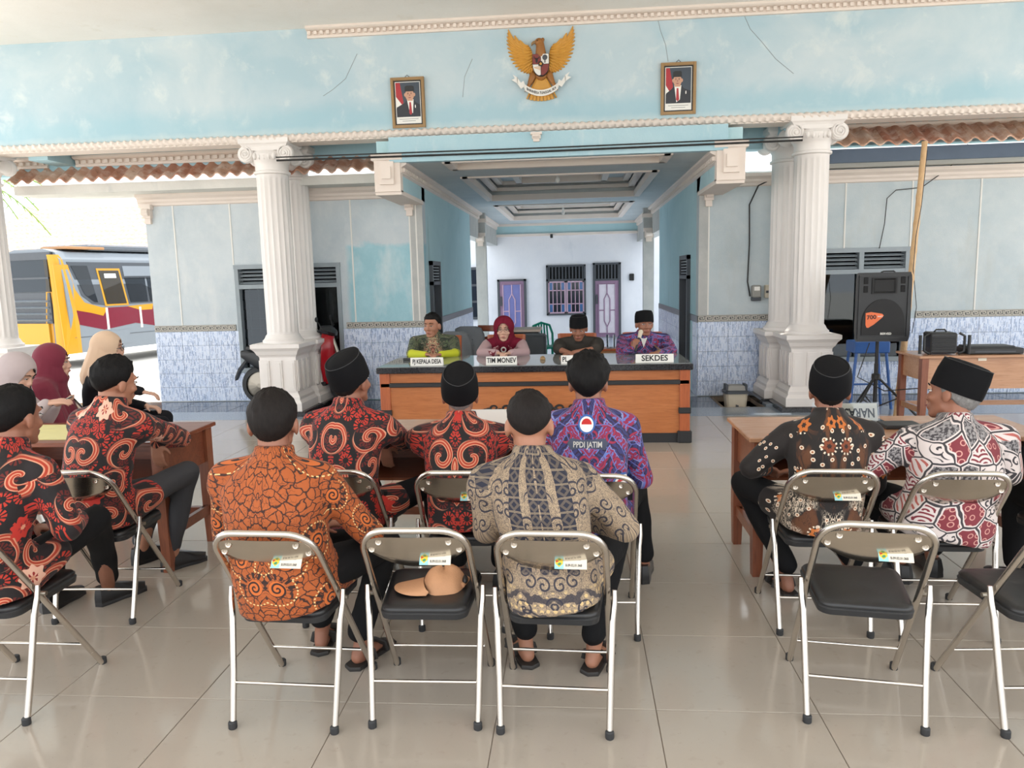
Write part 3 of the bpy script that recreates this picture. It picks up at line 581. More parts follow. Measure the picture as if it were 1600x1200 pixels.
struct('wall_rear_rooms', MB().box((-5.9, 12.2, 0), (-2.3, 12.3, 2.9)).box((1.9, 12.2, 0), (8, 12.3, 2.9)).box((-5.98, 10.5, 0), (-5.88, 12.3, 2.9)).box((8.1, 10.5, 0), (8.2, 12.3, 2.9)).box((-5.98, 10.5, -.02), (-2.3, 12.3, 0)).box((1.9, 10.5, -.02), (8.2, 12.3, 0)).box((-5.98, 10.5, 2.9), (-2.3, 12.3, 2.95)).box((1.9, 10.5, 2.9), (8.2, 12.3, 2.95)), M['void'])  # room surfaces coloured near black so the windows look into darkness

# corridor: side walls, porch beams, coffered ceiling, end wall
XL, XR, CZ = -2.05, 1.64, 3.04
def side_wall(name, x0, x1, s, dy0, dy1):
    b = MB().box((x0, 10.5, 0), (x1, dy0, CZ+.2)).box((x0, dy0, 1.92), (x1, dy1, CZ+.2)).box((x0, dy1, 0), (x1, 15.0, CZ+.2)).box((x0, 10.3, 2.95), (x1, 10.5, CZ+.2)); w_ = struct(name, b, M['teal'])
    xi = x1 if s < 0 else x0
    n = 11
    for z in range(5):
        y = 10.32
        while y < 14.99:
            if not (dy0-.2 < y+.2 < dy1+.2):
                yy = min(y+.4, 15.0); me = MB().box((-.011, -(yy-y)/2+.0015, .0015), (.011, (yy-y)/2-.0015, .1985)).mesh('wall_tile', M['btile']); link('wall_tile', me, w_, (xi, (y+yy)/2, z*.2))
            y += .4
    b = MB().box((xi-.014, 10.3, 1.0), (xi+.014, dy0, 1.09)).box((xi-.014, dy1, 1.0), (xi+.014, 15.0, 1.09)); b.build('tile_border', M['keydark'], w_)
    return w_, xi
wcl, xi = side_wall('wall_corridor_left', -2.30, XL, -1, 10.62, 11.3); wcr, xi2 = side_wall('wall_corridor_right', XR, 1.90, 1, 11.0, 11.8)
for nm, xi_, dy0, dy1, s in (('door_1', XL, 10.62, 11.3, -1), ('door_2', XR, 11.0, 11.8, 1)):
    f = MB()
    for a, c, d, e in ((dy0, dy0+.06, 0, 1.92), (dy1-.06, dy1, 0, 1.92), (dy0, dy1, 1.86, 1.92), (dy0, dy1, 1.58, 1.63)): f.box((xi_-.05, a, d), (xi_+.05, c, e))
    d = struct(nm, f, M['dframe']); MB().box((xi_+s*.10-.02, dy0+.06, 0.01), (xi_+s*.10+.02, dy1-.06, 1.58)).build('door_leaf', M['dframe'], d)
    for i in range(5): MB().box((xi_-.03, dy0+.06, 1.655+i*.042), (xi_+.03, dy1-.06, 1.668+i*.042)).build('louvre_slat', M['frame'], d)
    if True: MB().box((xi_+s*.2-.02, dy0-.1, 0), (xi_+s*.2+.02, dy1+.1, 1.95)).build('door_backing', M['void'], d)
# porch beams in front of the corridor walls
for nm, x0, x1, s in (('trim_11', -2.32, XL, -1), ('trim_12', XR, 1.92, 1)):
    b = MB().box((x0, 9.05, 2.72), (x1, 10.5, CZ+.25)); q = struct(nm, b, M['teal'])
    e = MB(); e.box((x0-.02, 8.97, 2.70), (x1+.02, 9.10, 3.10)); e.box((x0+.05, 8.93, 2.78), (x1-.05, 8.98, 3.04)); e.box((x0+.08, 8.90, 2.84), (x1-.08, 8.94, 2.98)); e.box((x0-.02, 9.0, 2.665), (x1+.02, 10.3, 2.715)); e.box((x0-.05, 8.95, 3.06), (x1+.05, 9.10, 3.14)); e.build('end_ornament', M['cream'], q)
# ceiling: slab strips around three stepped coffers
cof = [(9.12, 9.72), (10.55, 13.75), (14.8, 18.6)]; X0, X1 = -1.52, 1.12
b = MB(); ys = [8.98]+[v for c in cof for v in c]+[20.4]
for i in range(0, len(ys), 2): b.box((XL, ys[i], CZ), (XR, ys[i+1], CZ+.06))
for a, c in cof: b.box((XL, a, CZ), (X0, c, CZ+.06)); b.box((X1, a, CZ), (XR, c, CZ+.06))
for k, (a, c) in enumerate(cof):
    lid = CZ+(.34 if k else .19); b.box((X0-.05, a-.05, lid-.04), (X1+.05, c+.05, lid))
    for p, q in (((X0-.05, a-.05), (X0, c+.05)), ((X1, a-.05), (X1+.05, c+.05)), ((X0, a-.05), (X1, a)), ((X0, c), (X1, c+.05))): b.box((*p, CZ+.06), (*q, lid-.04))
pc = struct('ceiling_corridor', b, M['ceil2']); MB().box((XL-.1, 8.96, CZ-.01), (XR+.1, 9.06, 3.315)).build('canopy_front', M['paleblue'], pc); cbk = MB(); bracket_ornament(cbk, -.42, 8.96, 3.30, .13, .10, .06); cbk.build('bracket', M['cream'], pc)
for k, (a, c) in enumerate(cof):                                  # cream stepped mouldings inside each coffer
    e = MB()
    for d, z0, z1 in ((.0, CZ-.02, CZ+.08), (.10, CZ+.14, CZ+.20), (.20, CZ+.24, CZ+.30))[:3 if k else 1]:
        t = .10
        e.box((X0-.03+d, a-.03+d*.6, z0), (X0+t+d-.03, c+.03-d*.6, z1)); e.box((X1-t-d+.03, a-.03+d*.6, z0), (X1+.03-d, c+.03-d*.6, z1)); e.box((X0+d, a-.03+d*.6, z0), (X1-d, a+.05+d*.6, z1)); e.box((X0+d, c-.05-d*.6, z0), (X1-d, c+.03-d*.6, z1))
    if k == 1:
        for p, q in (((-.95, 11.6), (-.85, 12.9)), ((.45, 11.6), (.55, 12.9)), ((-.95, 11.6), (.55, 11.7)), ((-.95, 12.8), (.55, 12.9))): e.box((*p, CZ+.16), (*q, CZ+.30))
    e.build('coffer_moulding', M['cream'], pc)
e = MB()
for xx, s in ((XL, 1), (XR, -1)):
    e.loft([[Vector((xx+s*a, y, z)) for a, z in ((0, CZ-.14), (.03, CZ-.12), (.03, CZ-.06), (.09, CZ-.03), (.09, CZ), (0, CZ))] for y in (9.0, 20.3)])
    y = 9.05
    while y < 16: e.box((xx+min(s*.03, s*.06), y, CZ-.11), (xx+max(s*.03, s*.06), y+.05, CZ-.065)); y += .1
struct('trim_13', e, M['cream'])
end = MB().box((-8, 20.3, 0), (8, 20.5, 2.76)); we = struct('wall_end', end, M['whitewall'])
struct('trim_14', MB().box((XL-.3, 20.15, 2.76), (XR+.3, 20.4, CZ+.05)), M['teal']); struct('trim_15', MB().box((XL-.3, 20.10, 2.72), (XR+.3, 20.3, 2.78)).box((XL-.3, 20.08, CZ-.06), (XR+.3, 20.2, CZ)), M['cream'])
for x in (-2.02, 1.57):
    q = struct('trim_16', MB().box((x-.11, 16.4, 0), (x+.11, 16.62, CZ)), M['concrete']); e = MB(); bracket_ornament(e, x, 16.42, 2.62, .22, .28, .1); e.box((x-.14, 16.36, 2.84), (x+.14, 16.66, 2.92)); e.build('post_capital', M['cream'], q)
struct('trim_17', MB().box((-2.3, 15.0, 2.5), (XL, 20.3, CZ)).box((XR, 15.0, 2.5), (1.9, 20.3, CZ)), M['concrete'])
# doors and window of the white house at the end
def panel_lines(mb, x0, x1, z0, z1, y):
    c = (x0+x1)/2; w_ = x1-x0; h = z1-z0; q = lambda pts: mb.tube([Vector((c+a*w_, y, z0+b_*h)) for a, b_ in pts], .016, 5)
    q([(0, 1), (0, .82), (-.17, .70), (-.17, .25), (0, .13), (0, 0)]); q([(0, .82), (.17, .70), (.17, .25), (0, .13)]); q([(-.5, .47), (-.17, .47)]); q([(.17, .47), (.5, .47)])
    q([(-.5, 0), (.5, 0), (.5, 1), (-.5, 1), (-.5, 0)])
def house_door(nm, pxs, leaf, panel, vent):
    (u0, v0, u1, v1) = pxs; x0, x1 = PY(u0, v0, 20.3).x, PY(u1, v0, 20.3).x; z1 = PY(u0, v0, 20.3).z; zt = z1-.42 if vent else z1
    f = MB().box((x0, 20.24, 0), (x0+.06, 20.32, z1)).box((x1-.06, 20.24, 0), (x1, 20.32, z1)).box((x0, 20.24, z1-.05), (x1, 20.32, z1)); d = struct(nm, f, M['dframe'])
    MB().box((x0+.06, 20.26, .02), (x1-.06, 20.295, zt-.05)).build('door_leaf', leaf, d); MB().box((x0+.15, 20.25, .12), (x1-.15, 20.27, zt-.14)).build('door_panel', panel, d)
    m_ = MB(); panel_lines(m_, x0+.15, x1-.15, .12, zt-.14, 20.245); m_.build('door_moulding', M['mauveline'] if not vent else M['mauve'], d)
    if vent:
        MB().box((x0+.05, 20.28, zt-.03), (x1-.05, 20.299, z1-.05)).build('vent_backing', M['void'], d); MB().box((x0, 20.235, zt-.05), (x1, 20.32, zt)).build('transom', M['dframe'], d)
        for i in range(8): xx = x0+.07+i*(x1-x0-.14)/7; MB().box((xx-.018, 20.25, zt), (xx+.018, 20.275, z1-.05)).build('vent_bar', M['dframe'], d)
    MB().box((x0+.08, 20.22, .9), (x0+.12, 20.25, 1.15)).build('door_handle', M['dframe'], d)
house_door('door_3', (777, 437, 822, 0), M['mauve'], M['purpled'], False); house_door('door_4', (926, 411, 970, 0), M['mauve'], M['palemauve'], True)
x0, x1 = PY(853,414,20.3).x, PY(915,414,20.3).x; z1, z0 = 1.95, .62
f = MB().box((x0, 20.24, z0), (x0+.05, 20.32, z1)).box((x1-.05, 20.24, z0), (x1, 20.32, z1)).box((x0, 20.24, z1-.05), (x1, 20.32, z1)).box((x0, 20.24, z0), (x1, 20.32, z0+.05)).box((x0, 20.24, z1-.42), (x1, 20.32, z1-.37)); w3 = struct('window_3', f, M['dframe'])
MB().box((x0+.04, 20.285, z1-.38), (x1-.04, 20.299, z1-.04)).build('vent_backing', M['void'], w3)
for i in range(11): xx = x0+.08+i*(x1-x0-.16)/10; MB().box((xx-.016, 20.25, z1-.38), (xx+.016, 20.275, z1-.04)).build('vent_bar', M['dframe'], w3)
xm = (x0+x1)/2
for a, c in ((x0+.05, xm-.01), (xm+.01, x1-.05)):
    s = MB(); t = .035
    zz1 = z1-.43
    for p in ((a, z0+.05, a+t, zz1), (c-t, z0+.05, c, zz1), (a, z0+.05, c, z0+.05+t), (a, zz1-t, c, zz1)): s.box((p[0], 20.255, p[1]), (p[2], 20.285, p[3]))
    for q in (.27, .5, .73): xx = a+(c-a)*q; s.box((xx-.01, 20.26, z0+.05), (xx+.01, 20.28, zz1))
    for q in (z0+.30, zz1-.24): s.box((a, 20.26, q-.012), (c, 20.28, q+.012))
    sh = s.build('casement', M['mauveline'], w3)
    for r0, r1, mt in ((z0+.08, z0+.29, 'bluepane'), (z0+.31, zz1-.25, 'darkpane'), (zz1-.23, zz1-.03, 'bluepane')):
        for i, (q0, q1) in enumerate(((.08, .26), (.28, .49), (.51, .72), (.74, .92))): MB().box((a+(c-a)*q0, 20.275, r0), (a+(c-a)*q1, 20.283, r1)).build('pane', M[mt] if (i % 3 == 0 or mt == 'darkpane') else M['darkpane'], sh)
x0 = PY(741,410,20.3).x-1.1; f = MB().box((x0, 20.24, .55), (x0+1.25, 20.3, 1.95)); w4 = struct('window_4', f, M['dframe'])
for i in range(4):
    for j in range(3): MB().box((x0+.07+i*.29, 20.23, .62+j*.44), (x0+.31+i*.29, 20.245, 1.0+j*.44)).build('pane', M['darkpane'], w4)
for (u, v), q in (((987, 433), (.06, .09)),): p = PY(u, v, 20.28); tag(MB().cbox((p.x, 20.27, p.z), (q[0], .03, q[1]), b=.01).build('wall_meter', M['black']), 'small black meter box on the white end wall beside the pale door', 'meter')
# ------------------------------------------------------------------ emblem and portraits on the beam
def garuda():
    t = thing('eagle_emblem', 'large golden eagle emblem with shield and banner on the pale blue beam', 'emblem', (-.36, 9.2, 4.10)); I = Matrix.Identity(4)
    def wing(s):
        def curve(P, f): f = f*(len(P)-1); i = min(int(f), len(P)-2); q = f-i; return (P[i][0]+(P[i+1][0]-P[i][0])*q, P[i][1]+(P[i+1][1]-P[i][1])*q)
        outer = [(.375, .405), (.392, .34), (.395, .27), (.388, .19), (.370, .11), (.335, .035), (.285, -.03), (.225, -.072), (.165, -.09), (.115, -.095)]; inner = [(.155, .215), (.135, .195), (.118, .175), (.105, .15), (.098, .12), (.094, .09), (.092, .06), (.092, .03), (.092, .0), (.092, -.03)]
        b = MB()
        for layer, (n, reach, d, f0) in enumerate(((17, 1.0, .016, 0), (13, .66, .028, .02), (10, .40, .040, .05))):
            for i in range(n):
                f = f0+(1-f0)*i/(n-1); tx, tz = curve(outer, f); rx, rz = curve(inner, f); tx, tz = rx+(tx-rx)*reach, rz+(tz-rz)*reach; root = Vector((rx, 0, rz)); tip = Vector((tx, 0, tz)); dr = tip-root; ln = dr.length; dr /= ln; pr = Vector((-dr.z, 0, dr.x)); sag = -.06*(1-f)**2*reach; wd = (.030, .030, .028)[layer]*(1.25 if i == 0 else 1); vs = []; fs = []
                for k in range(6):
                    q = k/5; c = root+dr*ln*q+pr*(sag*math.sin(math.pi*q)); h_ = wd*(.5+.5*min(1, q*1.6))*(1 if k < 4 else (.85, .30)[k-4])*.62
                    for p in (c+pr*h_+Vector((0, -d, 0)), c+Vector((0, -d-.007, 0)), c-pr*h_+Vector((0, -d+.006, 0)), c-pr*h_, c+pr*h_): vs.append(Vector((s*p.x, p.y, p.z)))
                for k in range(5):
                    j = k*5; fs += [(j+a_, j+(a_+1) % 5, j+5+(a_+1) % 5, j+5+a_) for a_ in range(5)]
                fs += [tuple(range(5)), tuple(range(29, 24, -1))]; b.add(vs, fs)
        b.build('wing', M['gold'], t)
    wing(-1); wing(1)
    b = MB()
    for i in range(9):
        a = R(-90+(i-4)*7); p0 = Vector(((i-4)*.012, -.02, -.14)); p1 = p0+Vector((math.cos(a), 0, math.sin(a)))*.265; b.tube([p0, (p0+p1)/2, p1], [.02, .026, .018], 6, .5)
    b.build('tail', M['gold'], t, smooth=40)
    b = MB(); b.ell((0, -.035, -.03), (.10, .035, .15)); b.cap((0, -.04, .10), (-.005, -.05, .215), .064, .048); b.ell((-.015, -.055, .24), (.054, .04, .045)); b.ell((.025, -.05, .265), (.02, .03, .022)); b.build('body', M['golddark'], t, smooth=60)
    b = MB(); b.loft([[Vector((x, -.055+y*.018, z+zz*.014)) for y, zz in ((-1,-1),(1,-1),(1,1),(-1,1))] for x, z in ((-.05, .243), (-.085, .235), (-.107, .215))]); b.build('beak', M['gilt'], t)
    MB().ell((-.037, -.092, .25), (.008, .006, .008), n=8, m=6).build('eye', M['black'], t)
    T4 = Matrix.Translation((0, 0, .038)); sh = lambda x0, x1, z0, z1: [(x0, z1), (x0, z0), (x1, z0), (x1, z1)]
    X = .092; pts = [(-X, .06), (X, .06)]; cur = [(X*math.cos(a), -.055-.125*math.sin(a)) for a in [R(k*15) for k in range(13)]]
    b = MB().prism([(x*1.06, z*1.03) for x, z in pts+cur], -.035, Matrix.Translation((0, -.055, 0))); s_ = b.build('shield', M['black'], t, loc=(0, 0, .040))
    for nm, poly, mt in (('shield_quarter', sh(-X, -.003, -.05, .057), 'maroonp'), ('shield_quarter', sh(.003, X, -.05, .057), 'whitep'), ('shield_quarter', [(-.003, -.056)]+[(x, z) for x, z in reversed(cur) if x <= -.002 and z < -.054]+[(-.003, -.17)], 'whitep'), ('shield_quarter', [(.003, -.056)]+[(x, z) for x, z in cur if x >= .002 and z < -.054]+[(.003, -.17)], 'maroonp')):
        MB().prism(poly, -.006, Matrix.Translation((0, -.090, 0))).build(nm, M[mt], s_)
    b = MB(); b.ell((.048, -.098, .018), (.030, .006, .030), n=12, m=8); b.box((.042, -.1, -.04), (.054, -.094, 0)); b.build('tree_mark', M['dframe'], s_, smooth=50)
    b = MB(); b.ell((-.048, -.098, -.012), (.014, .006, .026), n=10, m=8)
    for q in (-1, 1): b.tube([(-.048+q*.01, -.098, .008), (-.048+q*.028, -.098, .015), (-.048+q*.03, -.098, .036)], [.006, .005, .003], 6)
    b.build('bull_mark', M['black'], s_, smooth=50)
    b = MB()
    for k in range(5): b.tube([Vector((-.015-k*.016, -.097, -.07-.004*k)), Vector((-.012-k*.012, -.097, -.12+.006*k))], .003, 5)
    b.build('grain_mark', M['gold'], s_)
    b = MB().lathe([(.001, 0), (.033, 0), (.033, .01), (.001, .012)], 5, M=Matrix.Translation((0, -.096, -.052)) @ Matrix.Rotation(R(90), 4, 'X')); b.build('centre_shield', M['black'], s_)
    st = [(r*math.sin(a), r*math.cos(a)-.052) for k in range(10) for a in [k*math.pi/5] for r in [.022 if k % 2 == 0 else .009]]
    MB().prism(st, -.004, Matrix.Translation((0, -.107, 0))).build('star', M['gold'], s_)
    for s in (-1, 1):
        b = MB(); b.cap((s*.095, -.03, -.12), (s*.13, -.04, -.20), .042, .028); b.cap((s*.13, -.04, -.20), (s*.165, -.05, -.265), .024, .018)
        for k in (-1, 0, 1): b.cap((s*.165, -.05, -.26), (s*.165+k*.022, -.075, -.30), .012, .006)
        b.build('leg', M['golddark'], t, smooth=60)
    def arc(x): return -.328+1.9*x*x
    rows = []; xs = [-.19+.38*i/14 for i in range(15)]
    b = MB(); b.loft([[Vector((x, y, arc(x)+dz)) for y, dz in ((-.072, -.034), (-.08, -.034), (-.08, .034), (-.072, .034))] for x in xs])
    for s in (-1, 1):
        b.loft([[Vector((x, y, z+dz)) for y, dz in ((-.06, -.034), (-.068, -.034), (-.068, .034), (-.06, .034))] for x, z in ((s*.185, -.268), (s*.205, -.215), (s*.235, -.235), (s*.28, -.175))])
        b.prism([(s*.275, -.21), (s*.275, -.14), (s*.33, -.105), (s*.305, -.15), (s*.345, -.165)], -.008, Matrix.Translation((0, -.06, 0)))
    bn = b.build('banner', M['whitep'], t)
    me = text_mesh('BHINNEKA TUNGGAL IKA', .040, .0008)
    xs = [v.co.x for v in me.vertices]; k = .34/(max(xs)-min(xs))
    for v in me.vertices: x = v.co.x*k; v.co = Vector((x, -.081-v.co.z, arc(x)+v.co.y))
    me.materials.append(M['ink']); link('lettering', me, bn); return t
garuda()
def portrait(c, label, kind):
    x, z = c; t = thing('framed_portrait', label, 'portrait', (x, 9.2, z), 0); W, H = .20, .285
    Mx = Matrix.Rotation(R(-4), 4, 'X'); b = MB()
    for x0, z0, x1, z1 in ((-W, -H, -W+.035, H), (W-.035, -H, W, H), (-W+.035, -H, W-.035, -H+.035), (-W+.035, H-.035, W-.035, H)): b.box((x0, -.035, z0), (x1, 0, z1)); b.box((x0+.008, -.042, z0+.008), (x1-.008, -.035, z1-.008))
    b.build('frame', M['gilt'], t); MB().box((-W+.035, -.022, -H+.035), (W-.035, -.004, H-.035)).build('mat_border', M['black'], t)
    pr = MB().box((-.15, -.024, -.235), (.15, -.022, .235)).build('print', M['paper'], t)
    L = lambda nm, poly, mt, d: MB().prism(poly, -.0008, Matrix.Translation((0, -.024-d*.0009, 0))).build(nm, M[mt], pr)
    ov = lambda cx, cz, rx, rz, a0=0, a1=360, n=22: [(cx+rx*math.cos(R(a0+(a1-a0)*i/n)), cz+rz*math.sin(R(a0+(a1-a0)*i/n))) for i in range(n+(a1-a0 < 360))]
    L('backdrop', [(-.143, -.16), (.143, -.16), (.143, .228), (-.143, .228)], 'navyprint', 0)
    if kind: L('flag_red', [(-.143, .07), (-.143, .225), (-.09, .225), (-.055, .0), (-.075, -.02)], 'photored', 1); L('flag_white', [(-.143, .07), (-.075, -.02), (-.143, -.06)], 'paper', 1)
    else: L('flag_red', [(-.143, .04), (-.143, .225), (-.10, .225), (-.06, .02), (-.10, -.03)], 'photored', 1); L('flag_white', [(-.143, .04), (-.10, -.03), (-.143, -.06)], 'paper', 1)
    cx = .022 if kind else -.012; wd = 1.12 if kind else 1.0
    L('suit', [(-.14, -.16), (-.14, -.05), (cx-.06, 0), (cx-.03, .04), (cx+.04, .04), (cx+.075, 0), (.142, -.03), (.142, -.16)], 'suit', 2)
    L('shirt_front', [(cx-.035, .035), (cx-.01, -.15 if not kind else -.10), (cx+.03, -.12), (cx+.045, .035)], 'paper', 3); L('tie', [(cx-.008, .005), (cx+.012, .005), (cx+.022, -.12), (cx+.004, -.14), (cx-.014, -.12)], 'photored', 4)
    L('neck', [(cx-.03, .02), (cx+.036, .02), (cx+.03, .07), (cx-.026, .07)], 'photoskin', 4); L('ear', ov(cx-.048*wd, .088, .012, .02), 'photoskin', 4); L('ear', ov(cx+.05*wd, .088, .012, .02), 'photoskin', 4)
    L('face', ov(cx, .085, .047*wd, .066), 'photoskin', 5); L('cap', [(cx-.05*wd, .125), (cx+.05*wd, .125), (cx+.047*wd, .18), (cx+.03, .19), (cx-.03, .19), (cx-.048*wd, .18)], 'black', 6)
    for s in (-1, 1): L('eye', ov(cx+s*.019, .098, .007, .0035), 'iris', 6); L('eyebrow', [(cx+s*.01, .107), (cx+s*.028, .108), (cx+s*.028, .112), (cx+s*.01, .111)], 'suit', 6)
    L('nose', [(cx-.006, .075), (cx+.007, .075), (cx+.002, .1)], 'lip', 6); L('mouth', ov(cx, .055, .016, .005), 'lip', 6)
    L('pin', ov(.085, -.045, .006, .02, n=8), 'paper', 4)
    for k, w_ in ((0, .115), (1, .08)): L('caption_line', [(-w_, -.182-.022*k-.004), (w_, -.182-.022*k-.004), (w_, -.182-.022*k), (-w_, -.182-.022*k)], 'navyprint', 1)
    b = MB().tube([(-.03, -.01, H), (0, -.01, H+.028), (.03, -.01, H)], .004, 5); b.build('hanger', M['dframe'], t); t.rotation_euler = (R(3), 0, 0)
    return t
p = PY(638.5, 161, 9.2); portrait((p.x, p.z), 'gilt framed portrait of a smiling man in a suit, left of the golden eagle', 1)
p = PY(1059.5, 139, 9.2); portrait((p.x, p.z), 'gilt framed portrait of a man in a suit, right of the golden eagle', 0)

# ------------------------------------------------------------------ long head table
HX0, HX1, HY0, HY1, HZ = -1.99, 1.12, 7.42, 8.45, .79
t = thing('head_table', 'long orange varnished table with dark top and carved front where four people sit', 'table', ((HX0+HX1)/2, 7.9, 0)); HC = t
ox, oy = (HX0+HX1)/2, 7.9; W = (HX1-HX0)/2; y0 = HY0-oy; y1 = HY1-oy
MB().box((-W+.03, y0+.03, .09), (W-.03, y0+.06, HZ-.055)).build('front_panel', M['orangewood'], t)
for s in (-1, 1):
    MB().box((s*(W-.03)-.02, y0+.05, .09), (s*(W-.03)+.02, y1-.05, HZ-.055)).build('side_panel', M['orangewood'], t)
    MB().cbox((s*(W-.055), y0+.035, .42), (.05, .03, .33), b=.004).build('corner_post', M['trimwood'], t)
    b = MB(); b.cbox((s*(W-.055), y0+.035, .06), (.07, .05, .06), b=.008); b.build('post_block', M['plastic'], t); MB().cbox((s*(W-.055), y0+.02, .325), (.06, .03, .03), b=.006).build('post_block', M['plastic'], t)
MB().box((-W+.03, y0+.02, .0), (W-.03, y0+.06, .095)).build('base_board', M['plastic'], t)
MB().cbox((0, y0+.035, .608), (W-.01, .03, .022), b=.005).build('black_band', M['plastic'], t)
MB().cbox((0, (y0+y1)/2, HZ-.03), (W+.02, (y1-y0)/2+.02, .03), b=.006).build('tabletop', M['plinth'], t)
MB().cbox((0, (y0+y1)/2, HZ+.003), (W+.005, (y1-y0)/2+.005, .0035)).build('glass_sheet', plain('table_glass', lin(128,132,132), .05, spec=.8), t)
b = MB()                                                          # carved scroll ornament, mirrored
for s in (-1, 1):
    def sc(cx, cz, r, a0, turns, th): b.tube([Vector((s*(cx+r*(1-.8*k/24)*math.cos(a0+k/24*turns*6.28)), y0+.022, cz+r*(1-.8*k/24)*math.sin(a0+k/24*turns*6.28))) for k in range(25)], [th*(1-.5*k/24) for k in range(25)], 6)
    sc(.10, .36, .075, 3.1, 1.2, .016); sc(.22, .345, .055, 0, -1.3, .014); sc(.31, .35, .05, 3.2, 1.2, .012)
    b.tube([Vector((s*x, y0+.022, .33+.03*math.sin(x*16))) for x in [.02+.38*i/20 for i in range(21)]], .013, 6)
    for i in range(4): b.ell((s*(.36+.025*i), y0+.022, .345-.008*i), (.02, .012, .011), n=8, m=5)
b.ell((0, y0+.02, .40), (.05, .015, .05), n=10, m=6); b.v = [(x*1.25, y, z+.012) for x, y, z in b.v]; b.build('carved_scroll', M['plastic'], t, smooth=50)
def nameplate(u, v, txt, wd, label, grp='white name plates on the head table', hgt=.085, tilt=10, size=.075, sx=.8, al='CENTER'):
    p = PZ(u, v, HZ+.0085); k_ = 7.475/p.y; p = Vector((p.x*k_, 7.475, p.z)) if p.y < 7.475 else p; q = thing('name_plate', label, 'name plate', p, 0, grp); Mx = Matrix.Rotation(R(-tilt), 4, 'X')
    MB().box((-wd/2, 0, 0), (wd/2, .003, hgt), Mx).build('front_sheet', M['paper'], q); MB().box((-wd/2, -.003, 0), (wd/2, 0, hgt), Matrix.Translation((0, .06, 0)) @ Matrix.Rotation(R(tilt+20), 4, 'X')).build('back_sheet', M['paper'], q)
    if txt: text_on('lettering', txt, size, M['ink'], Mx @ Matrix.Translation((0 if al == 'CENTER' else -wd/2+.012, -.001, hgt/2)) @ RX90, q, sx=sx, align=al)
    return q
nameplate(667, 577, 'PJ KEPALA DESA', .335, 'white name plate reading PJ KEPALA DESA', size=.062, sx=.66); nameplate(783.5, 574, 'TIM MONEV', .31, 'white name plate reading TIM MONEV', size=.07, sx=.78)
nameplate(903, 571, 'PL', .335, 'white name plate beginning PL, partly hidden by a black haired head', size=.07, sx=.8, al='LEFT'); nameplate(1023, 568.5, 'SEKDES', .37, 'white name plate reading SEKDES, in front of the man with the microphone', size=.078, sx=1.0)
p = PZ(640, 563, HZ+.008); tag(MB().cbox((0, 0, .012), (.07, .02, .012), b=.004).build('phone_case', M['plastic'], loc=p), 'flat black phone case lying left of the leftmost name plate', 'phone')
p = PZ(848, 562, HZ+.008); b = MB().lathe([(.001, 0), (.028, 0), (.03, .01), (.022, .03), (.012, .038), (.001, .04)], 12); tag(b.build('gold_trinket', M['gilt'], loc=p, smooth=40), 'small golden ornament standing on the long table between two name plates', 'ornament')

# ------------------------------------------------------------------ school desks
def desk(name, label, cx, w_, y0, y1, body, top, z=.785, flip=False, grp=None):
    t = thing(name, label, 'desk', (cx, (y0+y1)/2, 0), 0, grp); W = w_/2; d = (y1-y0)/2
    MB().cbox((0, 0, z-.0125), (W+.03, d+.02, .0125), b=.004).build('desktop', top, t)
    sgn = -1 if flip else 1
    MB().box((-W+.03, sgn*(d-.03)-.01, z-.34 if flip else z-.30), (W-.03, sgn*(d-.03)+.01, z-.025)).build('back_panel', body, t)
    MB().box((-W+.03, -d+.05, z-.25), (W-.03, d-.04, z-.235)).build('shelf', body, t)
    for s in (-1, 1):
        MB().box((s*(W-.03)-.01, -d+.04, z-.25), (s*(W-.03)+.01, d-.04, z-.025)).build('side_panel', body, t)
        for q in (-1, 1): MB().loft([[Vector((s*(W-.03)+a*hw, q*(d-.03)+c*hw*1.2, zz)) for a, c in ((-1,-1),(1,-1),(1,1),(-1,1))] for hw, zz in ((.024, 0), (.030, .25), (.032, z-.025))]).build('leg', M['deskend'] if body is not M['desk'] else M['deskend'], t)
        MB().box((s*(W-.03)-.015, -d+.05, .19), (s*(W-.03)+.015, d-.05, .25)).build('side_stretcher', body, t)
    MB().box((-W+.03, d-.12, .2), (W-.03, d-.08, .25)).build('foot_rail', body, t); return t
desk('school_desk', 'dark red wooden school desk on the left, in front of the women', -3.12, 1.50, 4.03, 4.62, M['deskL'], M['deskL'])
desk('school_desk', 'red-brown school desk in the middle, behind the men with black caps', -.62, 1.46, 4.06, 4.64, M['desk'], M['desktop'])
desk('school_desk', 'red-brown school desk on the right, carrying the mirrored name sheet', 1.70, 1.50, 4.05, 4.62, M['desk'], M['desktop'])
desk('school_desk', 'light brown desk at the far right with the amplifier on it', 4.55, 2.15, 7.85, 8.40, M['desktop'], M['desktop'], z=.78, flip=True)
p = PY(1537, 561, 7.84); d = MB().box((p.x-.04, 7.862, p.z-.02), (p.x+.04, 7.866, p.z+.02)).build('paper_tag', M['paper2']); tag(d, 'small cream paper tag stuck on the far right desk front', 'tag')
MB()
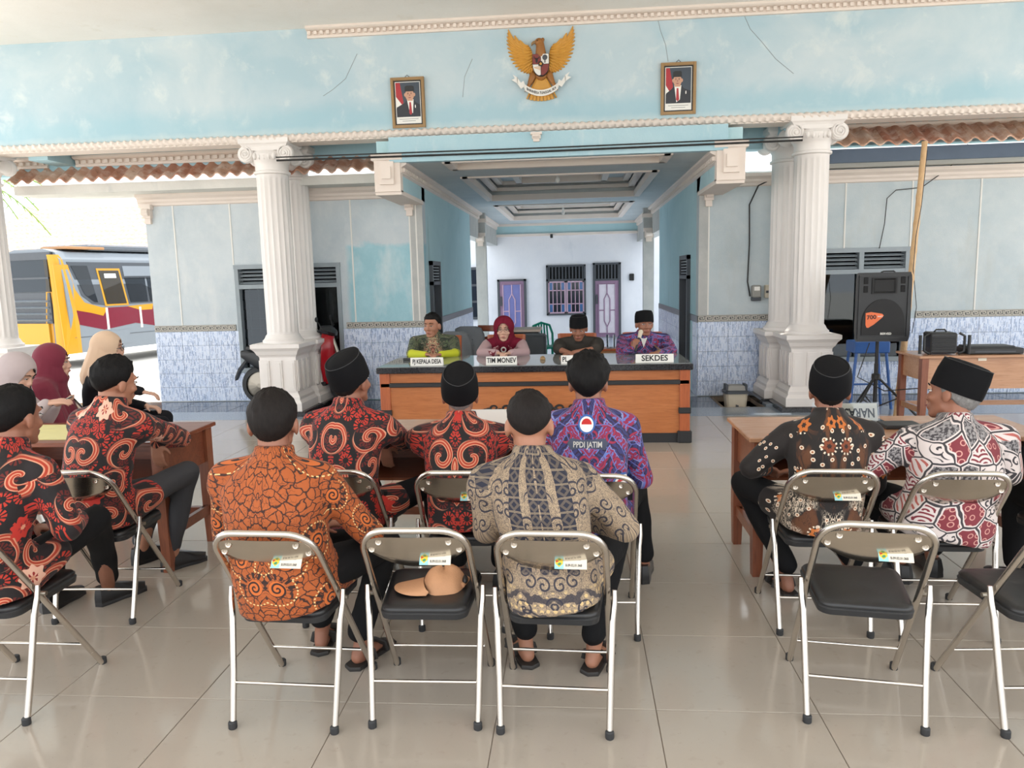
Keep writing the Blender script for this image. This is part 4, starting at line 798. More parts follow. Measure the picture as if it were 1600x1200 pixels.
# folded name sheets on the desks
p = PZ(757, 668, .79); t = thing('folded_name_card', 'blank back of a folded white card on the middle desk', 'card', p, 0)
MB().box((-.16, 0, 0), (.16, .003, .10), Matrix.Rotation(R(-14), 4, 'X')).build('near_face', M['paper'], t); MB().box((-.16, .047, 0), (.16, .05, .10), Matrix.Translation((0, .0, 0)) @ Matrix.Rotation(0, 4, 'X')).build('far_face', M['paper'], t); MB().box((-.16, 0, 0), (.16, .05, .003)).build('base_flap', M['paper2'], t)
p = PZ(790, 688, .79); tag(MB().cbox((0, 0, .012), (.07, .04, .012), b=.003).build('blue_notebook', M['bluepaint'], loc=(p.x, p.y, .786)), 'small blue notebook on the middle desk behind the cropped head', 'notebook')
p = PZ(1346, 657, .79); t = thing('name_sheet', 'clear folded stand with a name sheet reading NARASUMBER turned away from us', 'name plate', (p.x, 4.48, .786), 0)
Mx = Matrix.Translation((-.02, 0, 0)) @ Matrix.Rotation(R(-16), 4, 'X')
MB().box((-.235, 0, 0), (.115, .002, .105), Mx).build('sheet', M['paper2'], t)
text_on('lettering', 'NARASUMBER', .075, M['ink'], Mx @ Matrix.Translation((.10, -.001, .05)) @ RX90 @ Matrix.Rotation(R(180), 4, 'Z') @ Matrix.Diagonal((1, 1, 1, 1)), t, sx=.72, align='LEFT')
MB().box((-.255, -.004, 0), (.125, -.002, .11), Mx).build('acrylic_cover', M['clear'], t); MB().box((-.255, -.03, 0), (.125, .06, .003)).build('acrylic_foot', M['clear'], t)
p = PZ(1405, 668, .79); tag(MB().cbox((0, 0, .012), (.10, .07, .011), b=.004).build('black_folder', M['plastic'], loc=(1.80, 4.30, .786)), 'flat black folder on the right desk by the patchwork shirt', 'folder')
tag(MB().box((-3.55, 4.10, .786), (-2.78, 4.55, .790)).build('yellow_paper_sheet', plain('pale_yellow_sheet', lin(222,214,150), .5)), 'pale yellow sheet covering the left desk by the phone', 'paper')

# ------------------------------------------------------------------ folding chairs
def chair_mesh():
    m = {}
    zt, yt = .80, -.315
    def fr(z): return yt+(.235-yt)*(zt-z)/zt
    def bend(xw, z0, rad, yf):
        wz = lambda z: -xw+.016*min(1, z/.70); L = [Vector((wz(z), yf(z), z)) for z in (0, z0*.3, z0*.6, z0-rad)]
        for k in range(1, 9):
            a = k/8*math.pi/2; L.append(Vector((-xw+.016+rad*(1-math.cos(a)), yf(z0-rad+rad*math.sin(a)), z0-rad+rad*math.sin(a))))
        L.append(Vector((0, yf(z0), z0))); return L+[Vector((-p.x, p.y, p.z)) for p in reversed(L[:-1])]
    m['back_frame'] = MB().tube(bend(.207, zt, .095, fr), .0125, 10).mesh('back_frame', M['chrome'], 60)
    ry = lambda z: -.225+(.105)*(z/.515)
    b = MB()
    for s in (-1, 1): b.tube([(s*.20, -.232, .0), (s*.206, ry(.2), .2), (s*.216, ry(.40), .42), (s*.221, ry(.47), .47), (s*.222, ry(.515), .52)], [.0125, .0125, .0125, .012, .010], 10)
    m['rear_legs'] = [MB().tube([(s*.20, -.232, .0), (s*.206, ry(.2), .2), (s*.214, ry(.40), .41), (s*.221, ry(.47), .47), (s*.222, ry(.515), .52)], [.0125, .0125, .0125, .0115, .009], 10).mesh('rear_leg', M['chrome'], 60) for s in (-1, 1)]
    m['stretchers'] = [MB().tube([(-.203, ry(.165), .165), (.203, ry(.165), .165)], .007, 8).mesh('rear_stretcher', M['chrome'], 60), MB().tube([(-.205, fr(.14), .14), (.205, fr(.14), .14)], .007, 8).mesh('front_stretcher', M['chrome'], 60)]
    # seat: trapezoid pad, rounded corners, wider in front
    def outline(g, k=6):
        out = []
        for cx, cy, a0 in ((.185, .185, 0), (-.185, .185, 90), (-.165, -.185, 180), (.165, -.185, 270)):
            r = .05
            for i in range(k+1): a = R(a0+90*i/k); out.append((cx+math.copysign(r*0, cx)-math.copysign(r, cx)+ (r+g)*math.cos(a), cy-math.copysign(r, cy)+(r+g)*math.sin(a)))
        return out
    def ring(g, z): return [Vector((x, y, z+(.012 if y > .1 else 0))) for x, y in outline(g)]
    m['seat_pan'] = MB().loft([ring(-.015, .405), ring(.0, .408), ring(.004, .43), ring(-.002, .437)]).mesh('seat_pan', M['plastic'], 50)
    m['seat_pad'] = MB().loft([ring(-.003, .434), ring(.0, .444), ring(-.008, .453), ring(-.03, .457)]+[[Vector((x*k, y*k, .457+(.012 if y > .1 else 0)*(.5+.5*k))) for x, y in outline(-.03)] for k in (.7, .4, .1)]).mesh('seat_pad', M['vinyl'], 60)
    # backrest: pressed plate, curved lower edge
    rings = []
    n = 18
    for dy in (-.012, -.009):
        up = [(x, .775-.030*(abs(x)/.178)**6) for x in [-.178+.356*i/n for i in range(n+1)]]; lo = [(x, .632+.072*(abs(x)/.178)**2.2) for x, _ in reversed(up)]
        rings.append((dy, up, lo))
    b = MB(); vs = []; nn = n+1
    for dy, up, lo in rings:
        for (x, z), (x2, z2) in zip(up, reversed(lo)):
            for q in range(5): zz = z2+(z-z2)*q/4; vs.append(Vector((x, fr(zz)+dy+.012-.022*(1-(x/.19)**2), zz)))
    fs = []
    for L in range(2):
        o = L*nn*5
        for i in range(n):
            for q in range(4): fs.append((o+i*5+q, o+(i+1)*5+q, o+(i+1)*5+q+1, o+i*5+q+1))
    o = nn*5
    for i in range(n): fs += [(i*5, (i+1)*5, o+(i+1)*5, o+i*5), (i*5+4, (i+1)*5+4, o+(i+1)*5+4, o+i*5+4)]
    for i in (0, n): fs += [(i*5+q, i*5+q+1, o+i*5+q+1, o+i*5+q) for q in range(4)]
    b.add(vs, fs); m['backrest'] = b.mesh('backrest', M['plate'], 60)
    def bp(x, z, off=0): return Vector((x, fr(z)-.022*(1-(x/.19)**2)-.001-off, z))
    m['rivets'] = []
    for x, z in ((-.125, .752), (.125, .752), (-.158, .714), (.158, .714)):
        mb = MB().lathe([(.0001, 0), (.005, 0), (.006, .003), (.011, .004), (.013, .001), (.013, -.001)], 12, M=Matrix.Translation(bp(x, z)) @ Matrix.Rotation(R(90), 4, 'X')); m['rivets'].append(mb.mesh('rivet', M['rivet'], 40))
    m['feet'] = [MB().lathe([(.0145, 0), (.0165, .003), (.0165, .026), (.013, .03)], 12, c=(x, y, 0)).mesh('rubber_foot', M['rubber'], 40) for x, y in ((-.2, -.232), (.2, -.232), (-.207, .235), (.207, .235))]
    m['hinge'] = [MB().lathe([(.0001, -.012), (.009, -.012), (.009, .012), (.0001, .012)], 8, M=Matrix.Translation((s*.215, fr(.47)+.005, .47)) @ Matrix.Rotation(R(90), 4, 'Y')).mesh('hinge_bolt', M['steel_dull'], 40) for s in (-1, 1)]
    # inventory sticker
    T = Matrix.Translation(bp(.045, .685, .002)) @ Matrix.Rotation(R(32), 4, 'X') @ Matrix.Rotation(R(-2), 4, 'Z')
    T = Matrix.Translation(bp(.04, .675, .0025)) @ Matrix.Rotation(-math.atan2(.55, .8), 4, 'X')
    s = MB().box((-.028, -.0006, -.024), (.085, .0006, .024), T); m['sticker'] = s.mesh('sticker', M['paper2'])
    st = [MB().box((-.028, -.0012, -.024), (.004, 0, .024), T).mesh('emblem_field', M['cyan'])]
    pol = lambda pts, k: MB().prism([(x-.012, z) for x, z in pts], -.0006, T @ Matrix.Translation((0, -.0012-.0004*k, 0)))
    e = pol([(-.014, .014), (0, .017), (.014, .014), (.013, -.006), (0, -.018), (-.013, -.006)], 0); st.append(e.mesh('emblem_shield', M['yellow'])); st.append(pol([(-.012, .012), (0, .014), (-.002, .002), (-.011, -.002)], 1).mesh('emblem_mark', M['red'])); st.append(pol([(.002, -.001), (.008, -.004), (.005, -.011), (-.003, -.012), (-.006, -.006)], 1).mesh('emblem_mark', M['green']))
    for k, (zz, tx) in enumerate(((.011, '11.02.14.2009'), (-.011, 'B.09.02.01.068'))):
        me = text_mesh(tx, .0125, .0003, 'LEFT', .78); me.transform(T @ Matrix.Translation((.010, -.0008, zz)) @ RX90); me.materials.append(M['ink']); st.append(me)
    m['sticker_bits'] = st; return m
CM = chair_mesh(); CH_PROTO = None
def folding_chair(x, y, rz, label, sticker=True):
    t = thing('folding_chair', label, 'chair', (x, y, 0), R(rz), 'chrome folding chairs with black seats')
    for k in ('back_frame', 'seat_pan', 'seat_pad', 'backrest'): link(k, CM[k], t)
    for k in ('rear_legs', 'stretchers', 'rivets', 'feet', 'hinge'):
        for me in CM[k]: link(me.name.split('.')[0], me, t)
    if sticker:
        s = link('sticker', CM['sticker'], t)
        for k, me in enumerate(CM['sticker_bits']): link(('emblem_field', 'emblem_shield', 'emblem_mark', 'emblem_mark', 'lettering', 'lettering')[k], me, s)
    return t
CHAIRS = dict(c0=(-2.335,2.765,0,'folding chair at the left edge under the man in red and black batik',0), c1=(-1.105,2.77,-2,'folding chair in the front row under the man in orange batik',1), c2=(-.585,2.81,1,'folding chair in the front row with the tan cap on its seat',1), c3=(-.086,2.785,-2,'folding chair in the front row under the man in beige and navy batik',1),
    c4=(1.075,2.88,-8.5,'empty folding chair with a black seat, right of the aisle',1), c5=(1.70,2.86,3,'empty folding chair cut off by the right edge of the photo',0), c6=(-2.43,3.61,2,'folding chair on the left under the young man leaning on the dark desk',0), c7=(-1.13,3.61,0,'folding chair under the man in a black cap behind the orange shirt',0), c8=(-.55,3.59,0,'folding chair under the man in red and black batik at the middle desk',1), c9=(.067,3.53,0,'folding chair under the man in purple batik',0),
    c10=(1.133,3.60,-2,'folding chair under the man in dark brown batik',1), c11=(1.655,3.555,-1,'folding chair under the man in the white and maroon patchwork shirt',0), c12=(2.33,3.60,0,'folding chair at the right edge under a person in black',0))
for k, (x, y, rz, lb, st) in CHAIRS.items(): folding_chair(x, y, rz, lb, st)

# tan cap on the chair
t = thing('baseball_cap', 'tan cloth cap with a curved peak lying on an empty chair seat', 'cap', (-.56, 2.80, .457), R(12))
b = MB(); rings = []
for i in range(9):
    f = i/8; th = f*math.pi/2; rr = math.cos(th)**.7 if i < 8 else .08
    rings.append([Vector((.03+.085*rr*math.cos(a)*(1+.06*math.sin(3*a+f*4)), .075*rr*math.sin(a)*(1+.05*math.sin(5*a)), .086*math.sin(th)*(1+.12*math.sin(a*2+1)))) for a in [2*math.pi*j/28 for j in range(28)]])
b.loft(rings).build('crown', M['tan'], t, smooth=60)
pk = []
for dz in (0, .004):
    pk.append([Vector((-.055-.095*max(0, math.cos(a))**.8 - .0, .078*math.sin(a), .012+dz+.012*math.cos(2*a)*max(0, math.cos(a)))) for a in [R(-90+180*k/16) for k in range(17)]])

pkr = []
for f in (0, .5, 1):
    pkr.append([Vector((.0-.03-(.02+.115*f)*math.cos(a)**.7, (.070+.006*f)*math.sin(a), .018+.016*math.cos(a)*(1-f)-.030*abs(math.sin(a))**3*f*.3)) for a in [R(-88+176*k/16) for k in range(17)]])
pv = [p for r in pkr for p in r]; pf = [(i*17+j, i*17+j+1, (i+1)*17+j+1, (i+1)*17+j) for i in range(2) for j in range(16)]; n_ = len(pv); pv += [p+Vector((0, 0, -.004)) for p in pv]; pf += [tuple(n_+q for q in reversed(f)) for f in pf]; pf += [(34+j, 34+j+1, n_+34+j+1, n_+34+j) for j in range(16)]
MB().add(pv, pf).build('peak', M['tan'], t, smooth=60)
MB().tube([(.10, -.04, .02), (.125, 0, .03), (.10, .045, .02)], .010, 6).build('back_strap', M['tan'], t, smooth=60)
MB().ell((.112, -.012, .034), (.014, .03, .016), n=10, m=6).build('strap_opening', M['black'], t, smooth=60)

# ------------------------------------------------------------------ loudspeaker on a tripod
sx, sy = 3.32, 8.6
t = thing('speaker_stand', 'black tripod stand under the loudspeaker', 'stand', (sx, sy, 0))
MB().lathe([(.022, .1), (.022, .62), (.018, .62), (.018, .90)], 12).build('pole', M['plastic'], t, smooth=40); MB().lathe([(.035, .44), (.045, .45), (.045, .50), (.03, .51)], 12).build('collar', M['plastic'], t, smooth=40); MB().lathe([(.03, .10), (.036, .11), (.036, .16), (.028, .17)], 12).build('collar', M['plastic'], t, smooth=40)
for a in (-25, 100, 218):
    d = Vector((math.cos(R(a)), math.sin(R(a)), 0)); l = MB().tube([d*.03+Vector((0, 0, .46)), d*.46+Vector((0, 0, .02))], .013, 8).build('leg', M['plastic'], t, smooth=40); MB().tube([d*.03+Vector((0, 0, .14)), d*.24+Vector((0, 0, .25))], .008, 6).build('brace', M['plastic'], t); MB().ell(d*.46+Vector((0, 0, .02)), (.02, .02, .019), n=8, m=6).build('rubber_foot', M['rubber'], l)
t = thing('loudspeaker', 'black loudspeaker with an orange 700 sticker on a tripod', 'speaker', (sx, sy, .88), R(-6))
def taper(x, z0, z1, yf, yb, k): return [[Vector((a, c, z)) for a, c in ((-x*s, yf), (x*s, yf), (x*s, yf+.05), (x*k*s, yb), (-x*k*s, yb), (-x*s, yf+.05))] for z, s in ((z0, .93), (z0+.04, .98), (z0+.1, 1), (z1-.08, 1), (z1-.03, .98), (z1, .94))]
MB().loft(taper(.275, 0, .74, -.17, .19, .62)).build('cabinet', M['plastic'], t)
b = MB()
for x0, x1, z0, z1 in ((-.255, -.235, .05, .70), (.235, .255, .05, .70), (-.255, .255, .695, .715), (-.255, .255, .03, .05)): b.box((x0, -.185, z0), (x1, -.165, z1))
b.build('front_rim', M['plastic'], t)
b = MB(); b.loft([[Vector((a*hx, y, .60+c*hz)) for a, c in ((-1,-1),(1,-1),(1,1),(-1,1))] for hx, hz, y in ((.125, .085, -.172), (.125, .085, -.188), (.11, .075, -.188), (.05, .022, -.12))]); b.build('horn', M['grille'], t)
for s in (-1, 1):
    for z in (.565, .655): MB().cbox((s*.185, -.172, z), (.022, .006, .036), b=.004).build('port', M['void'], t)
b = MB(); cpts = [(.215*math.cos(R(a)), .20+.26*math.sin(R(a))) for a in range(0, 181, 12)]; b.prism([(-.215, .07)]+[(-x, z) for x, z in [(q[0], q[1]) for q in cpts]]+[(.215, .07)], -.012, Matrix.Translation((0, -.172, 0))); b.build('woofer_grille', M['grille'], t)
T = Matrix.Translation((-.115, -.185, .235))
pl = MB().prism([(-.065, .075), (-.01, .086), (.10, .066), (.118, .048), (.10, .022), (.02, -.05), (-.035, -.085), (-.052, -.08), (-.062, -.05)], -.002, T); st = pl.build('sticker', plain('orange_sticker', lin(226,110,58), .4, var=.25, sc=7), t)
text_on('lettering', '700', .062, M['ink'], T @ Matrix.Translation((-.005, -.003, .028)) @ Matrix.Rotation(R(-4), 4, 'Y') @ RX90, st, sx=1.05, depth=.001); text_on('lettering', 'WATT', .018, M['paper'], T @ Matrix.Translation((.082, -.003, .036)) @ RX90, st, depth=.001)
text_on('lettering', 'BERVED', .032, M['paper'], Matrix.Translation((.03, -.187, .085)) @ RX90, t, sx=1.0)
b = MB().tube([(-.02, -.1, .74), (0, -.12, .752), (.10, -.12, .752), (.12, -.1, .74)], .008, 6); b.build('handle', M['plastic'], t)

# amplifier, mixer case
t = thing('amplifier', 'black ribbed amplifier with carrying frame on the far right desk', 'amplifier', (3.74, 8.08, .781), R(-8))
MB().cbox((.0, 0, .115), (.125, .13, .105), b=.012).build('case', M['plastic'], t)
for i in range(7): MB().cbox((0, -.134, .045+i*.022), (.11, .008, .006), b=.002).build('cooling_fin', M['black'], t)
b = MB()
for s in (-1, 1): b.tube([(s*.135, -.14, .01), (s*.185, -.14, .04), (s*.185, -.14, .19), (s*.135, -.14, .22)], .013, 8)
b.build('frame_handle', M['plastic'], t, smooth=50); MB().tube([(-.06, 0, .22), (-.04, 0, .245), (.04, 0, .245), (.06, 0, .22)], .009, 8).build('top_handle', M['plastic'], t, smooth=50)
for s in (-1, 1): MB().tube([(s*.225, -.15, .01), (s*.225, -.15, .20)], .016, 8).build('roll_bar', M['plastic'], t)
t = thing('mixer_case', 'flat black equipment case lying on the far right desk', 'case', (4.22, 8.06, .781), R(-3))
MB().cbox((0, 0, .032), (.26, .15, .030), b=.008).build('lower_shell', M['plastic'], t); MB().cbox((-.02, .02, .068), (.22, .12, .010), b=.005).build('lid', M['plastic'], t); MB().box((-.2, -.153, .02), (.18, -.148, .035)).build('front_strip', M['dframe'], t)
# cables
tag(MB().tube([PY(1077, 300, 8.3) if False else Vector((3.2, 8.5, .86)), Vector((3.05, 8.4, .5)), Vector((3.3, 8.3, .36)), Vector((3.62, 8.2, .40)), Vector((3.66, 8.2, .62)), Vector((3.60, 7.95, .80))], .006, 6).build('speaker_cable', M['cable'], smooth=60), 'black cable looping from the loudspeaker to the amplifier', 'cable')
tag(MB().tube([PY(u, v, 10.26) for u, v in ((1374, 388), (1382, 350), (1386, 310), (1400, 297), (1440, 293), (1475, 268), (1502, 245), (1512, 225))], .006, 6).build('wall_cable', M['cable'], smooth=60), 'thin black cable rising from the right window to the roof edge', 'cable')
tag(MB().tube([PY(u, v, 10.27) for u, v in ((1212, 277), (1185, 290), (1171, 320), (1171, 380), (1168, 440), (1172, 463))], .010, 6).build('wall_cable', M['cable'], smooth=60), 'black cable hanging down the wall to the electric meter', 'cable')
p = PY(1180, 455, 10.3); t = thing('electric_meter', 'grey electricity meter on the wall left of the right column pair', 'meter', p, 0)
MB().cbox((0, -.05, 0), (.055, .05, .08), b=.012).build('case', M['greypl'], t); MB().box((-.035, -.106, .01), (.035, -.1, .06)).build('dial_window', M['paper'], t); MB().cbox((0, -.05, -.10), (.06, .035, .025), b=.005).build('terminal_cover', M['dframe'], t)
p = PY(1201, 455, 10.3); t = thing('fuse_box', 'cream fuse box on the wall half behind the rear right column', 'box', p, 0); MB().cbox((0, -.035, 0), (.06, .035, .085), b=.006).build('case', M['beigepl'], t); MB().box((-.05, -.075, -.02), (.05, -.07, .01)).build('switch_slot', M['dframe'], t)
# bamboo pole
a = PY(1445, 222, 9.25); c = PY(1412, 545, 8.75); dr = (c-a).normalized(); foot = c+dr*((0-c.z)/dr.z)
b = MB(); n = 60; pts = [foot+(a-foot)*(i/n) for i in range(n+1)]; b.tube(pts, [.038-.008*i/n+(.005 if i % 6 == 0 else 0) for i in range(n+1)], 10)
tag(b.build('bamboo_pole', M['bamboo'], smooth=50), 'tall bamboo pole leaning up to the roof behind the loudspeaker', 'pole')
tag(MB().tube([PY(u, v, 8.9) for u, v in ((1449, 235), (1440, 320), (1431, 370), (1427, 420), (1432, 480), (1425, 520))], .004, 5).build('pole_wire', M['cable']), 'thin wire dangling beside the bamboo pole', 'cable')
# blue stool behind the speaker
t = thing('blue_stool', 'blue painted metal stand behind the loudspeaker', 'stool', (3.50, 9.35, 0))
MB().cbox((0, 0, .74), (.20, .16, .07), b=.01).build('top_box', M['bluepaint'], t)
for s in (-1, 1):
    for q in (-1, 1): MB().tube([(s*.17, q*.12, .68), (s*.24, q*.16, 0)], .018, 8).build('leg', M['bluepaint'], t)
MB().tube([(-.21, -.14, .3), (.21, -.14, .3)], .012, 6).build('stretcher', M['bluepaint'], t)
# pedal bin in the pit
t = thing('waste_bin', 'cream plastic bin with a dark swing lid by the right columns', 'bin', (2.04, 9.78, -.30))
MB().loft([[Vector((a*h, c*h*.9, z)) for a, c in ((-1,-.8),(-.8,-1),(.8,-1),(1,-.8),(1,.8),(.8,1),(-.8,1),(-1,.8))] for h, z in ((.10, 0), (.135, .42), (.14, .43))]).build('body', M['beigepl'], t)
MB().loft([[Vector((a*h, c*h*.9, z)) for a, c in ((-1,-.8),(-.8,-1),(.8,-1),(1,-.8),(1,.8),(.8,1),(-.8,1),(-1,.8))] for h, z in ((.15, .425), (.15, .455), (.13, .465))]).build('lid_rim', M['dframe'], t)
MB().loft([[Vector((a*h, c*h*.8, z)) for a, c in ((-1,-1),(1,-1),(1,1),(-1,1))] for h, z in ((.11, .46), (.10, .52), (.07, .53))]).build('swing_lid', M['greypl'], t)
for s in (-1, 1): MB().box((s*.12-.015, -.08, .45), (s*.12+.015, .08, .54)).build('lid_cheek', M['dframe'], t)
MB().prism([(-.02, .15), (.025, .15), (.02, .23), (-.015, .24)], -.003, Matrix.Translation((0, -.115, .05))).build('logo', M['dframe'], t)

# ------------------------------------------------------------------ things behind the head table
t = thing('plastic_chair', 'green plastic chair by the white wall at the end of the corridor', 'chair', (.0, 0, 0))
def plastic_chair(t):
    MB().loft([[Vector((a*w_, c*.20, z)) for a, c in ((-1,-1),(1,-1),(1.05,1),(-1.05,1))] for w_, z in ((.20, .42), (.215, .435), (.21, .45))]).build('seat', M['greenpl'], t)
    for s in (-1, 1):
        for q in (-1, 1): MB().tube([(s*.17, q*.16, .43), (s*.21, q*.21, 0)], [.028, .018], 8, .6).build('leg', M['greenpl'], t)
    MB().tube([(-.20, .19, .44), (-.215, .22, .65), (-.17, .245, .80), (0, .25, .85), (.17, .245, .80), (.215, .22, .65), (.20, .19, .44)], .022, 8).build('back_frame', M['greenpl'], t, smooth=60)
    for i in range(5): x = -.12+i*.06; MB().tube([(x*.9, .20, .45), (x, .24, .65), (x*.9, .248, .835)], .012, 6, 2.0).build('back_slat', M['greenpl'], t)
plastic_chair(t); p = PZ(862, 548, 0); t.location = (PY(858, 530, 13.2).x, 13.2, 0); t.rotation_euler = (0, 0, R(35))
def office_chair(x, y, rz, label):
    t = thing('office_chair', label, 'chair', (x, y, 0), R(rz), 'padded chairs beside the corridor wall')
    rings = [[Vector((a*w_, .16+yy+.05*c, z)) for a, c in ((-1,-.6),(-.8,-1),(.8,-1),(1,-.6),(1,.6),(.8,1),(-.8,1),(-1,.6))] for w_, yy, z in ((.18, 0, .48), (.22, .0, .55), (.22, .06, .85), (.19, .10, .95), (.12, .11, .98))]; MB().loft(rings).build('backrest', plain('grey_striped_fabric', lin(110,114,118), .8), t, smooth=50)
    for i in range(5): MB().box((-.20, .095+i*.012, .56+i*.075), (.20, .118+i*.012, .572+i*.075)).build('stripe_piping', M['black'], t)
    MB().cbox((0, -.03, .44), (.23, .22, .05), b=.03).build('seat', M['plastic'], t, smooth=50); MB().lathe([(.03, .08), (.03, .42)], 10).build('column', M['plastic'], t)
    for s in (-1, 1): MB().tube([(s*.24, -.12, .42), (s*.26, -.12, .62), (s*.26, .1, .64), (s*.22, .17, .6)], .02, 8).build('armrest', M['plastic'], t, smooth=50)
    for k in range(5): a = k*1.2566; MB().tube([(0, 0, .09), (.26*math.cos(a), .26*math.sin(a), .04)], .02, 6).build('foot_spoke', M['plastic'], t)
office_chair(PY(726, 530, 10.0).x, 10.0, 160, 'grey striped padded chair right behind the man in olive batik'); office_chair(PY(741, 530, 11.0).x, 11.0, 170, 'grey striped padded chair further back by the corridor wall')
def wooden_chair(x, y, rz, label, mt):
    rz -= 180
    t = thing('wooden_chair', label, 'chair', (x, y, 0), R(rz), 'wooden chairs behind the head table')
    MB().cbox((0, 0, .44), (.22, .22, .02), b=.008).build('seat', mt, t)
    for s in (-1, 1):
        MB().box((s*.2-.02, -.21, 0), (s*.2+.02, -.17, .43)).build('leg', mt, t); MB().tube([(s*.2, .19, 0), (s*.2, .19, .45), (s*.21, .25, .98)], .022, 6).build('leg', mt, t)
    b = MB().cbox((0, .245, .94), (.22, .016, .045), b=.01); b.build('top_rail', mt, t)
    for i in range(3): MB().box((-.2, .205+i*.012, .56+i*.11), (.2, .225+i*.012, .60+i*.11)).build('back_slat', mt, t)
    return t
HX = lambda u: PY(u, 545, 8.66).x
wooden_chair(HX(677)+.05, 8.80, 180, 'orange-brown wooden chair under the man in olive and yellow batik', M['trimwood']); wooden_chair(HX(787), 8.80, 180, 'orange-brown wooden chair under the woman in a maroon hijab', M['trimwood']); wooden_chair(HX(902), 8.80, 180, 'orange-brown wooden chair under the man in the dark grey shirt', M['trimwood']); wooden_chair(HX(1008), 8.80, 180, 'orange-brown wooden chair under the man with the microphone', M['trimwood'])
p = PY(757, 530, 10.6); wooden_chair(p.x, 10.6, 160, 'dark brown carved chair seen left of the maroon hijab', M['deskL'])
t = thing('office_desk', 'black office desk with a pale top behind the woman in maroon hijab', 'desk', (PY(824, 530, 11.6).x, 11.6, 0))
MB().cbox((0, 0, .86), (.22, .3, .02), b=.005).build('desktop', plain('pale_board', lin(190,174,160), .5), t); MB().box((-.19, -.26, 0), (.19, .26, .84)).build('cabinet', M['plastic'], t); MB().box((-.16, -.27, .3), (.0, -.26, .7)).build('door', M['dframe'], t)
t = thing('monitor_back', 'dark grey cabinet standing between the hijab woman and the man in grey', 'cabinet', (PY(834, 530, 10.9).x, 10.9, 0)); MB().cbox((0, 0, .42), (.18, .20, .42), b=.03).build('body', plain('charcoal_panel', lin(58,62,66), .6), t); MB().box((-.12, -.205, .12), (.08, -.20, .5)).build('front_panel', M['dframe'], t)
p = PY(955, 546, 9.6); t = thing('wooden_box', 'tan wooden box behind the table left of the man with the microphone', 'box', (p.x, 9.7, 0)); MB().cbox((0, 0, .36), (.14, .14, .36), b=.01).build('body', M['cardboard'], t); MB().cbox((0, 0, .725), (.15, .15, .012)).build('lid', M['trimwood'], t)
tag(MB().lathe([(.05, 0), (.055, .0), (.06, .17), (.052, .17), (.048, .01), (.001, .01)], 16).build('glass_jar', M['clear'], loc=(p.x, 9.68, .738), smooth=40), 'clear glass jar standing on the tan wooden box', 'jar')
# hanging bulbs in the corridor ceiling
for (u, v, Y, lb) in ((871, 281, 11.3, 'white bulb hanging in the first large coffer of the corridor ceiling'), (880, 332, 16.0, 'white bulb hanging in the far coffer of the corridor ceiling')):
    p = PY(u, v, Y); t = thing('ceiling_bulb', lb, 'bulb', p, 0); MB().ell((0, 0, 0), (.035, .035, .045), n=12, m=8).build('glass', M['whitep'], t, smooth=60); MB().lathe([(.02, .035), (.022, .09), (.006, .1), (.006, CZ+.30-p.z)], 10).build('socket', M['whitep'], t, smooth=40)
t = thing('tube_lamp', 'fluorescent tube lamp on the far corridor ceiling', 'lamp', (-.15, 16.5, CZ+.22)); MB().tube([(-.5, 0, 0), (.5, 0, 0)], .018, 8).build('tube', M['whitep'], t); MB().box((-.52, -.03, .02), (.52, .03, .08)).build('housing', M['whitep'], t)
p = PY(862, 369, 20.2); tag(MB().cbox((p.x, 20.06, 2.70), (.035, .035, .05), b=.01).build('wall_camera', M['black']), 'small black camera under the band on the white end wall', 'camera')

# ------------------------------------------------------------------ motorbike behind the left columns
t = thing('motor_scooter', 'red and black motor scooter parked behind the left columns', 'scooter', (-3.75, 9.92+.12, 0), 0)
for x in (-.62, .62):
    MB().lathe([(.19, -.045), (.245, -.04), (.265, 0), (.245, .04), (.19, .045)], 28, M=Matrix.Translation((x, 0, .265)) @ Matrix.Rotation(R(90), 4, 'X'), cap=False).build('tyre', M['rubber'], t, smooth=50)
    MB().lathe([(.03, -.05), (.19, -.02), (.19, .02), (.03, .05)], 16, M=Matrix.Translation((x, 0, .265)) @ Matrix.Rotation(R(90), 4, 'X')).build('wheel_rim', M['steel_dull'], t)
MB().loft([[Vector((x, s_*w_, z+dz*h)) for s_, dz in ((-1,-.6),(-1,.6),(-.6,1),(.6,1),(1,.6),(1,-.6),(.6,-1),(-.6,-1))] for x, w_, z, h in ((-.85, .06, .70, .05), (-.6, .11, .62, .14), (-.2, .13, .55, .16), (.1, .12, .42, .10))]).build('rear_body', M['plastic'], t, smooth=50)
MB().loft([[Vector((x, s_*w_, z+dz*h)) for s_, dz in ((-1,-.6),(-1,.6),(-.6,1),(.6,1),(1,.6),(1,-.6),(.6,-1),(-.6,-1))] for x, w_, z, h in ((-.75, .11, .79, .03), (-.4, .14, .76, .04), (.0, .11, .75, .03))]).build('saddle', M['vinyl'], t, smooth=50)
MB().loft([[Vector((x+lean*(z-.3), s_*w_, z)) for x, s_ in ((xc-.05,-1),(xc+.06,-.6),(xc+.09,0),(xc+.06,.6),(xc-.05,1),(xc-.08,0))] for xc, w_, z, lean in ((.36, .08, .28, -.1), (.38, .17, .5, -.1), (.42, .19, .72, -.1), (.44, .13, .92, -.1), (.44, .07, .98, -.1))]).build('front_shield', M['redplastic'], t, smooth=50)
